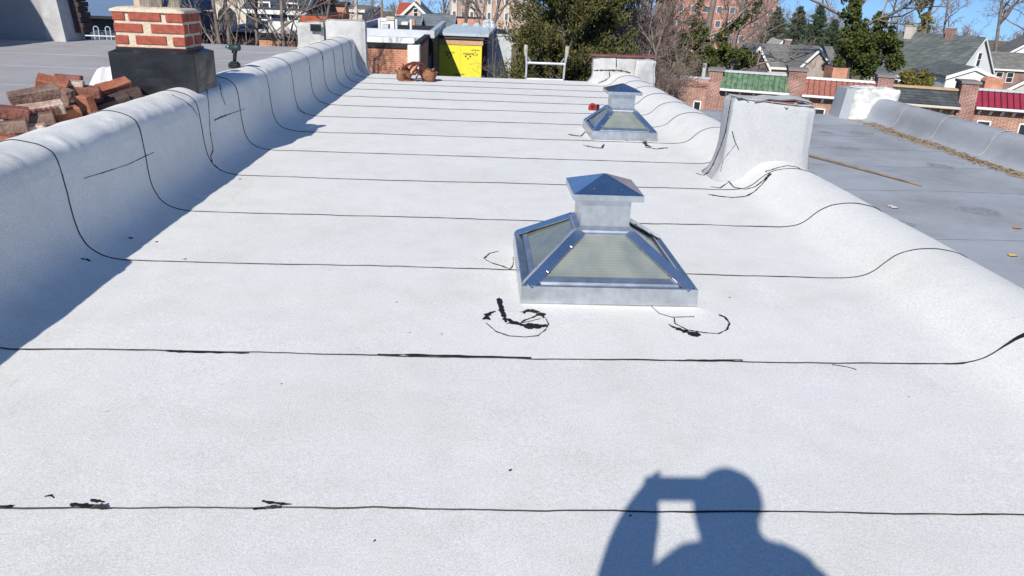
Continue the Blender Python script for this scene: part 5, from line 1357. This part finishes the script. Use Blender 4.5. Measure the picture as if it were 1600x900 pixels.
for px, Y, lab in ((556.5, 55, 'pale utility pole on the skyline right of the chimney stack'), (582, 80, 'thin utility pole with a white box on the skyline'), (506, 60, 'dark utility pole on the skyline left of chimney stack'), (597, 95, 'far thin dark utility pole on the skyline')):
    b = at(px, 20, Y); t = thing('utility_pole', (b.x, Y, GZ-1), lab, 'pole', 'utility poles on the skyline')
    MB().tube([(b.x, Y, GZ-1), (b.x, Y, 4.5)], [.16, .11], 8).build('shaft', M_CREAM if px == 556.5 else M_WOOD, t)
    MB().box(b.x-1, b.x+1, Y-.17, Y-.06, 3.6, 3.75).build('crossarm', M_WOOD, t)
    if px == 582: MB().tube([(b.x-.25, Y-.3, .9), (b.x-.25, Y-.3, 1.9)], .22, 10).build('transformer', M_WHITEPAINT, t)

# ------------------------------------------------------------------ trees
def tubes(P0, P1, R0, R1, n):
    P0, P1, R0, R1 = map(np.asarray, (P0, P1, R0, R1))
    d = P1-P0; d /= np.maximum(np.linalg.norm(d, axis=1, keepdims=True), 1e-6)
    up = np.where(np.abs(d[:, 2:3]) < .9, np.array([[0, 0, 1.]]), np.array([[1., 0, 0]]))
    a = np.cross(d, up); a /= np.linalg.norm(a, axis=1, keepdims=True); b = np.cross(a, d)
    ang = np.arange(n)*2*np.pi/n
    ca = np.cos(ang)[None, :, None]; sa = np.sin(ang)[None, :, None]
    off = a[:, None]*ca + b[:, None]*sa
    V = np.concatenate([P0[:, None]+off*R0[:, None, None], P1[:, None]+off*R1[:, None, None]], axis=1)
    m = len(P0); base = (np.arange(m)*2*n)[:, None]
    k = np.arange(n)
    F = np.stack([base+k, base+(k+1) % n, base+n+(k+1) % n, base+n+k], axis=2).reshape(-1, 4)
    return V.reshape(-1, 3), F
def grow(rng, h, nkids, spread=.9, trunk_frac=.35, gnarl=.18, droop=0., r0=None, first=.3, lens=(.55, .55, .5, .5)):
    """returns segments per level: list of arrays (p0,p1,r0,r1)"""
    segs = [[], []]; tips = []; limbs = []
    r0 = r0 or h*.022
    def branch(p, d, L, r, lev):
        n = 5 if lev < 2 else 3
        pts = [p]; q = p.copy(); dd = d.copy()
        for i in range(n):
            dd = dd + rng.normal(0, gnarl*(1 if lev else .35), 3) + np.array([0, 0, .05-droop*lev*.06]); dd /= np.linalg.norm(dd)
            q = q+dd*L/n; pts.append(q)
        rs = np.linspace(r, r*(.35 if lev else .45), n+1)
        for i in range(n):
            segs[0 if lev == 0 else 1].append((pts[i], pts[i+1], rs[i], rs[i+1]))
            if lev <= 1: limbs.append((pts[i], pts[i+1], rs[i], lev))
        if lev >= len(nkids): tips.append(pts[-1]); return
        for c in range(nkids[lev]):
            t = rng.uniform(first if lev == 0 else .2, 1.0); x = t*n; i = min(n-1, int(x)); f = x-i
            o = pts[i]*(1-f)+pts[i+1]*f
            v = rng.normal(0, 1, 3); v -= v.dot(dd)*dd; v /= np.linalg.norm(v)
            nd = dd*(1-spread*.5)+v*spread*rng.uniform(.6, 1.1); nd[2] += .15; nd /= np.linalg.norm(nd)
            branch(o, nd, L*lens[lev]*rng.uniform(.6, 1.15)*(1.15-.45*t), rs[i]*.62, lev+1)
    branch(np.array([0, 0, 0.]), np.array([0, 0, 1.]), h, r0, 0)
    return segs, np.array(tips), limbs
def seg_arr(S):
    return [np.array([s[i] for s in S]) for i in range(4)]
M_BARK = mat('grey_brown_bark', (.20, .165, .14), .95, var=.3, scale=3)
M_TWIG = mat('brown_twigs', (.25, .205, .18), .95, var=.25, scale=2, island=.25)
M_TWIG2 = mat('reddish_twigs', (.27, .195, .17), .95, var=.25, scale=2, island=.25)
def leafmat(name, c, isl=.45):
    m = mat(name, c, .75, col2=tuple(a*b for a, b in zip(c, (1.7, 1.45, 1.2))), scale=.9, island=isl, spec=.2)
    return m
M_CEDAR = leafmat('cedar_foliage', (.088, .092, .036), .38); M_IVY = leafmat('ivy_leaves', (.055, .075, .022)); M_PINE = leafmat('pine_needles', (.055, .085, .055)); M_YEW = leafmat('yellow_green_leaves', (.13, .13, .04))
def bare_tree(name, label, P, h, seed, nk=(9, 7, 7, 5), group='bare winter trees', twig=None, tw=.010, **kw):
    rng = np.random.default_rng(seed); segs, tips, limbs = grow(rng, h, nk, **kw)
    t = thing(name, P, label, 'tree', group)
    V, F = tubes(*seg_arr(segs[0]), 8); link('trunk', np_mesh('trunk', V, F, M_BARK, True), t)
    A = seg_arr(segs[1]); A[2] = np.maximum(A[2], tw); A[3] = np.maximum(A[3], tw*.6)
    V, F = tubes(*A, 3); link('crown', np_mesh('crown', V, F, twig or M_TWIG), t)
    return t, tips, limbs
def leaves(C, N, size, rng, asp=.5, out=None, oj=1.0):
    """C (n,3) leaf centres; random quads folded along the axis"""
    n = len(C); d = rng.normal(0, oj, (n, 3))
    if out is not None: d += out
    d /= np.linalg.norm(d, axis=1, keepdims=True)
    v = rng.normal(0, 1, (n, 3)); v -= (v*d).sum(1, keepdims=True)*d; v /= np.linalg.norm(v, axis=1, keepdims=True)
    s = (size*rng.uniform(.6, 1.4, n))[:, None]
    V = np.stack([C-d*s, C+v*s*asp, C+d*s, C-v*s*asp], axis=1).reshape(-1, 3)
    F = np.arange(n*4).reshape(-1, 4)
    return V, F
def clump_cloud(rng, centers, radii, per, flat=1.):
    C = []
    for c, r in zip(centers, radii):
        n = int(per*r*r)
        p = rng.normal(0, 1, (n, 3)); p /= np.linalg.norm(p, axis=1, keepdims=True); p *= (rng.uniform(.25, 1, n)**.5)[:, None]*r; p[:, 2] *= flat
        C.append(p+c)
    return np.concatenate(C)
# big cedar beyond the roof edge
def cedar(label, P, h, R, seed, nb=460, per=150, leaf=.085, m=None, name='cedar_tree', lean=1., group=None, minz=.12, power=1.15):
    rng = np.random.default_rng(seed); t = thing(name, P, label, 'tree', group)
    V, F = tubes(np.array([[0, 0, 0.]]), np.array([[0, 0, h*.95]]), np.array([h*.011]), np.array([.03]), 8); link('trunk', np_mesh('trunk', V, F, M_BARK, True), t)
    C = []; O = []; B0 = []; B1 = []
    for i in range(nb):
        z = h*(minz+(.98-minz)*rng.uniform(0, 1)**.8); a = rng.uniform(0, 2*np.pi)
        rad = R*(1-(z/h)**power)*(.80+.32*math.sin(a*3+z*.9+seed)+.25*rng.normal()) + .15
        rad = max(.25, min(rad, R*1.25))
        el = rng.uniform(.25, .8)*lean
        d = np.array([math.cos(a)*math.cos(el), math.sin(a)*math.cos(el), math.sin(el)])
        p0 = np.array([0, 0, max(0, z-rad*.5)]); p1 = p0+d*rad
        B0.append(p0); B1.append(p1)
        f = rng.uniform(.22, 1.05, per)[:, None]; sp = rng.normal(0, .125, (per, 3))*(.45+f*.65)*min(1, .35+rad*.35)
        q = p0+(p1-p0)*f+sp+np.array([0, 0, 1])*(f**2*.10)
        C.append(q); O.append(np.repeat((d+np.array([0, 0, .5]))[None], per, 0))
    V, F = tubes(np.array(B0), np.array(B1), np.full(nb, .03), np.full(nb, .008), 3); br = link('branches', np_mesh('branches', V, F, M_BARK), t)
    C = np.concatenate(C); O = np.concatenate(O)
    V, F = leaves(C, None, leaf*.82, rng, .30, O*1.1, 1.0); link('crown', np_mesh('crown', V, F, m or M_CEDAR), t)
    return t
p = at(882, 60, 25); cedar('large olive green evergreen behind the ladder', (p.x, 25.0, GZ), 17.5, 2.35, 3, nb=430, per=520, leaf=.075, power=2.2)
p = at(948, 60, 26.2); cedar('narrower evergreen rising behind the far party wall stub', (p.x, 26.2, GZ), 13, 1.6, 5, nb=190, per=480, leaf=.075, power=2.2)
p = at(822, 90, 24); cedar('low evergreen at the left foot of the large evergreen', (p.x, 24, GZ), 8.6, 1.15, 9, nb=200, per=300, leaf=.07)
# thicket right of the cedars
for px, Y, h, sd, lab in ((978, 30, 12.5, 1, 'slim bare tree close behind the narrower evergreen'), (998, 32, 12.5, 2, 'slim bare tree above the plaster buttress'), (1018, 30, 11.5, 3, 'bare thicket tree right of the far party wall'),
                          (1008, 27, 8.0, 6, 'low bare bush just right of the plaster buttress'), (1034, 28, 7.0, 7, 'low bare bush before the plain brick end house'), (962, 35, 12, 9, 'bare tree top over the narrower evergreen')):
    p = at(px, 60, Y)
    bare_tree('bare_tree', lab, (p.x, Y, GZ), h, 100+sd, nk=(15, 7, 6, 5), group='bare thicket behind far party wall', first=.15, spread=.8, tw=.0055, twig=(M_TWIG, M_TWIG2)[sd % 2], r0=h*.011, lens=(.36, .55, .5, .5))
# ivy clad trees
def ivy_tree(label, P, h, seed, clumps, per=900, leaf=.11, m=None, nk=(7, 6, 5, 4), group=None, twigw=.012, **kw):
    t, tips, limbs = bare_tree('ivy_tree', label, P, h, seed, nk, group=group, tw=twigw, **kw)
    rng = np.random.default_rng(seed+1)
    cs = np.array([c[:3] for c in clumps])-np.array(P); rs = [c[3] for c in clumps]
    C2 = []
    R2 = []
    for c, r in zip(cs, rs):      # break each mass into smaller clumps
        k = max(5, int(14*r))
        q = rng.normal(0, 1, (k, 3)); q /= np.linalg.norm(q, axis=1, keepdims=True); q *= r*rng.uniform(.45, 1.0, (k, 1))
        C2 += list(c+q); R2 += list(rng.uniform(.26, .46, k)*max(.55, r))
    C = clump_cloud(rng, C2, R2, per)
    V, F = leaves(C, None, leaf, rng, .6); link('ivy', np_mesh('ivy', V, F, m or M_IVY), t)
    return t
def cl(lst, Y):
    out = []
    for px, py, rpx in lst:
        p = at(px, py, Y); out.append((p.x, p.y+random.uniform(-.5, .5), p.z, rpx*Y/FPX))
    return out
p = at(1096, 60, 57)
ivy_tree('tree with an ivy covered trunk above the plain brick end house', (p.x, 57, GZ), 15, 21, cl([(1096, -10, 8), (1095, 8, 9), (1095, 26, 9), (1090, 42, 12), (1080, 52, 18), (1062, 60, 16), (1100, 62, 18), (1082, 80, 22), (1060, 84, 18), (1105, 88, 18), (1045, 72, 12), (1090, 102, 16)], 57), per=520, leaf=.11, first=.45)
p = at(1150, 80, 58)
ivy_tree('leaning tree with ivy along its limb before the red brick apartment block', (p.x, 58, GZ), 11, 25, cl([(1125, 58, 14), (1138, 46, 12), (1150, 36, 10), (1163, 26, 8), (1175, 17, 8), (1188, 8, 7), (1120, 75, 20), (1140, 88, 20), (1158, 92, 16), (1172, 98, 14), (1125, 98, 18)], 58), per=520, leaf=.11, first=.3)
p = at(1335, 90, 60)
ivy_tree('big dark ivy covered tree between the grey gable and white house', (p.x, 60, GZ), 15, 31, cl([(1330, -12, 15), (1330, 6, 16), (1332, 24, 17), (1333, 42, 19), (1338, 60, 24), (1345, 80, 32), (1368, 36, 15), (1375, 52, 17), (1382, 26, 10), (1372, 72, 26), (1395, 66, 14), (1402, 80, 16), (1390, 92, 20), (1325, 98, 20), (1360, 102, 24), (1405, 95, 11), (1318, 70, 14)], 60), per=520, leaf=.115, first=.45)
p = at(1441, 40, 95)
ivy_tree('tree with an ivy covered trunk rising over the white house ridge', (p.x, 95, GZ-1), 16, 37, cl([(1440, 26, 8), (1441, 12, 8), (1438, -2, 7), (1446, 34, 9), (1424, 38, 7), (1430, 48, 9), (1450, 2, 5), (1452, 46, 8)], 95), per=200, leaf=.20, m=M_YEW, first=.4, twigw=.03, nk=(8, 6, 5, 4))
# pines left of the ivy tree
for px, pyt, Y, R, sd in ((1217, 10, 120, 2.6, 41), (1252, 8, 122, 2.8, 42), (1284, 5, 118, 2.6, 43), (1306, 30, 110, 2.0, 44)):
    p = at(px, pyt, Y); h = p.z-(GZ)
    cedar(('blue green pine behind the grey roofed houses, leftmost', 'blue green pine behind the grey roofed houses, second from left', 'blue green pine behind the grey roofed houses, tallest on the right', 'short pine tucked against the big ivy covered tree')[sd-41], (p.x, Y, GZ), h, R*1.75, sd, nb=210, per=90, leaf=.17, m=M_PINE, name='pine_tree', lean=.6, group='pines behind the grey roofed houses', minz=.3)
# hedge bush by the white house
p = at(1430, 122, 58)
t = thing('bush', (p.x, 58, GZ), 'round green bush in front of the white house', 'bush'); rng = np.random.default_rng(77)
C = clump_cloud(rng, [np.array([rng.uniform(-1.1, 1.1), rng.uniform(-.6, .6), p.z-GZ+rng.uniform(-.9, .35)]) for _ in range(26)], [.42]*26, 1300); V, F = leaves(C, None, .09, rng, .6)
link('foliage', np_mesh('foliage', V, F, M_YEW), t); V, F = tubes(np.array([[0, 0, 0.]]), np.array([[0, 0, p.z-GZ]]), np.array([.12]), np.array([.05]), 6); link('stem', np_mesh('stem', V, F, M_BARK), t)
# bare trees: left group, centre, right
for px, Y, h, sd, lab in ((348, 22, 11, 51, 'bare tree in front of the stone building, leftmost'), (372, 23, 12, 52, 'bare tree with a forked trunk before the arched window'), (408, 24, 12, 53, 'pale trunked bare tree before the dark slate house'),
                          (443, 22.5, 12, 54, 'bare tree right of the pale trunked one'), (455, 25, 10, 55, 'bare tree nearest the white coated wall')):
    p = at(px, 60, Y); bare_tree('bare_tree', lab, (p.x, Y, GZ), h, sd, nk=(7, 5, 5, 4), first=.45, tw=.005, r0=.085, spread=.7, lens=(.33, .55, .5, .5))
for px, Y, h, sd, lab in ((735, 70, 13, 61, 'bare tree before the tan apartment block'), (700, 120, 15, 62, 'far bare tree left of the tan apartment block'), (762, 60, 12, 63, 'bare tree behind the grey stucco house'),
                          (1480, 110, 14, 64, 'bare tree with long level branches behind the white house'), (1572, 92, 17, 65, 'large bare tree with dark trunk behind the pale gable'), (1600, 105, 17, 66, 'bare tree at the right edge of view'),
                          (1398, 105, 13.5, 67, 'bare tree top beside the big ivy covered tree'), (1185, 100, 11, 68, 'bare tree before the red brick apartment block'), (1150, 90, 11, 69, 'bare tree left of the one before the red apartment block'), (560, 130, 15, 70, 'far bare tree near utility poles')):
    p = at(px, 40, Y); bare_tree('bare_tree', lab, (p.x, Y, ground_z(p.x, Y)), h, sd, nk=(8, 6, 6, 5), first=.35, r0=h*.014, tw=.0065*Y/60, twig=M_TWIG if sd % 2 else M_TWIG2)
# scrub twigs in front of the yellow wall and stucco
for px, Y, h, sd, lab in ((772, 33, 8.0, 82, 'tangle of bare stems before the grey stucco house'), (785, 35, 8.5, 83, 'bare stems at the left edge of the large evergreen')):
    p = at(px, 100, Y); bare_tree('bare_sapling', lab, (p.x, Y, GZ), h, sd, nk=(7, 5, 5), first=.35, tw=.005, r0=.03, lens=(.25, .5, .5), group='bare saplings')
# far wooded skyline: one mass
def far_wood(name, label, spots, seed, h, nk, tw, m):
    Vs = []; Fs = []; n0 = 0
    for i, (x, y) in enumerate(spots):
        rng = np.random.default_rng(seed+i % 7); segs, _, _ = grow(rng, h*(.75+.5*((i*37) % 10)/10), nk, first=.2)
        A = seg_arr(segs[0]+segs[1]); A[2] = np.maximum(A[2], tw); A[3] = np.maximum(A[3], tw*.6)
        V, F = tubes(*A, 3); V = V+np.array([x, y, ground_z(x, y)]); Vs.append(V); Fs.append(F+n0); n0 += len(V)
    o = link(name, np_mesh(name, np.concatenate(Vs), np.concatenate(Fs), m)); tag(o, label, 'woods', kind='stuff')
rr = random.Random(9)
sp = []
for i in range(40):
    px = rr.uniform(1180, 1640); Y = rr.uniform(135, 175); p = at(px, 40, Y); sp.append((p.x, Y))
far_wood('far_woods', 'reddish brown bare woods behind the houses at right', sp, 200, 7.0, (9, 7, 5), .025, M_TWIG2)
sp = []
for i in range(60):
    px = rr.uniform(250, 1100); Y = rr.uniform(180, 280); p = at(px, 30, Y); sp.append((p.x, Y))
far_wood('far_woods', 'brown wooded skyline in the centre distance', sp, 300, 7.0, (9, 7, 5), .035, M_TWIG)
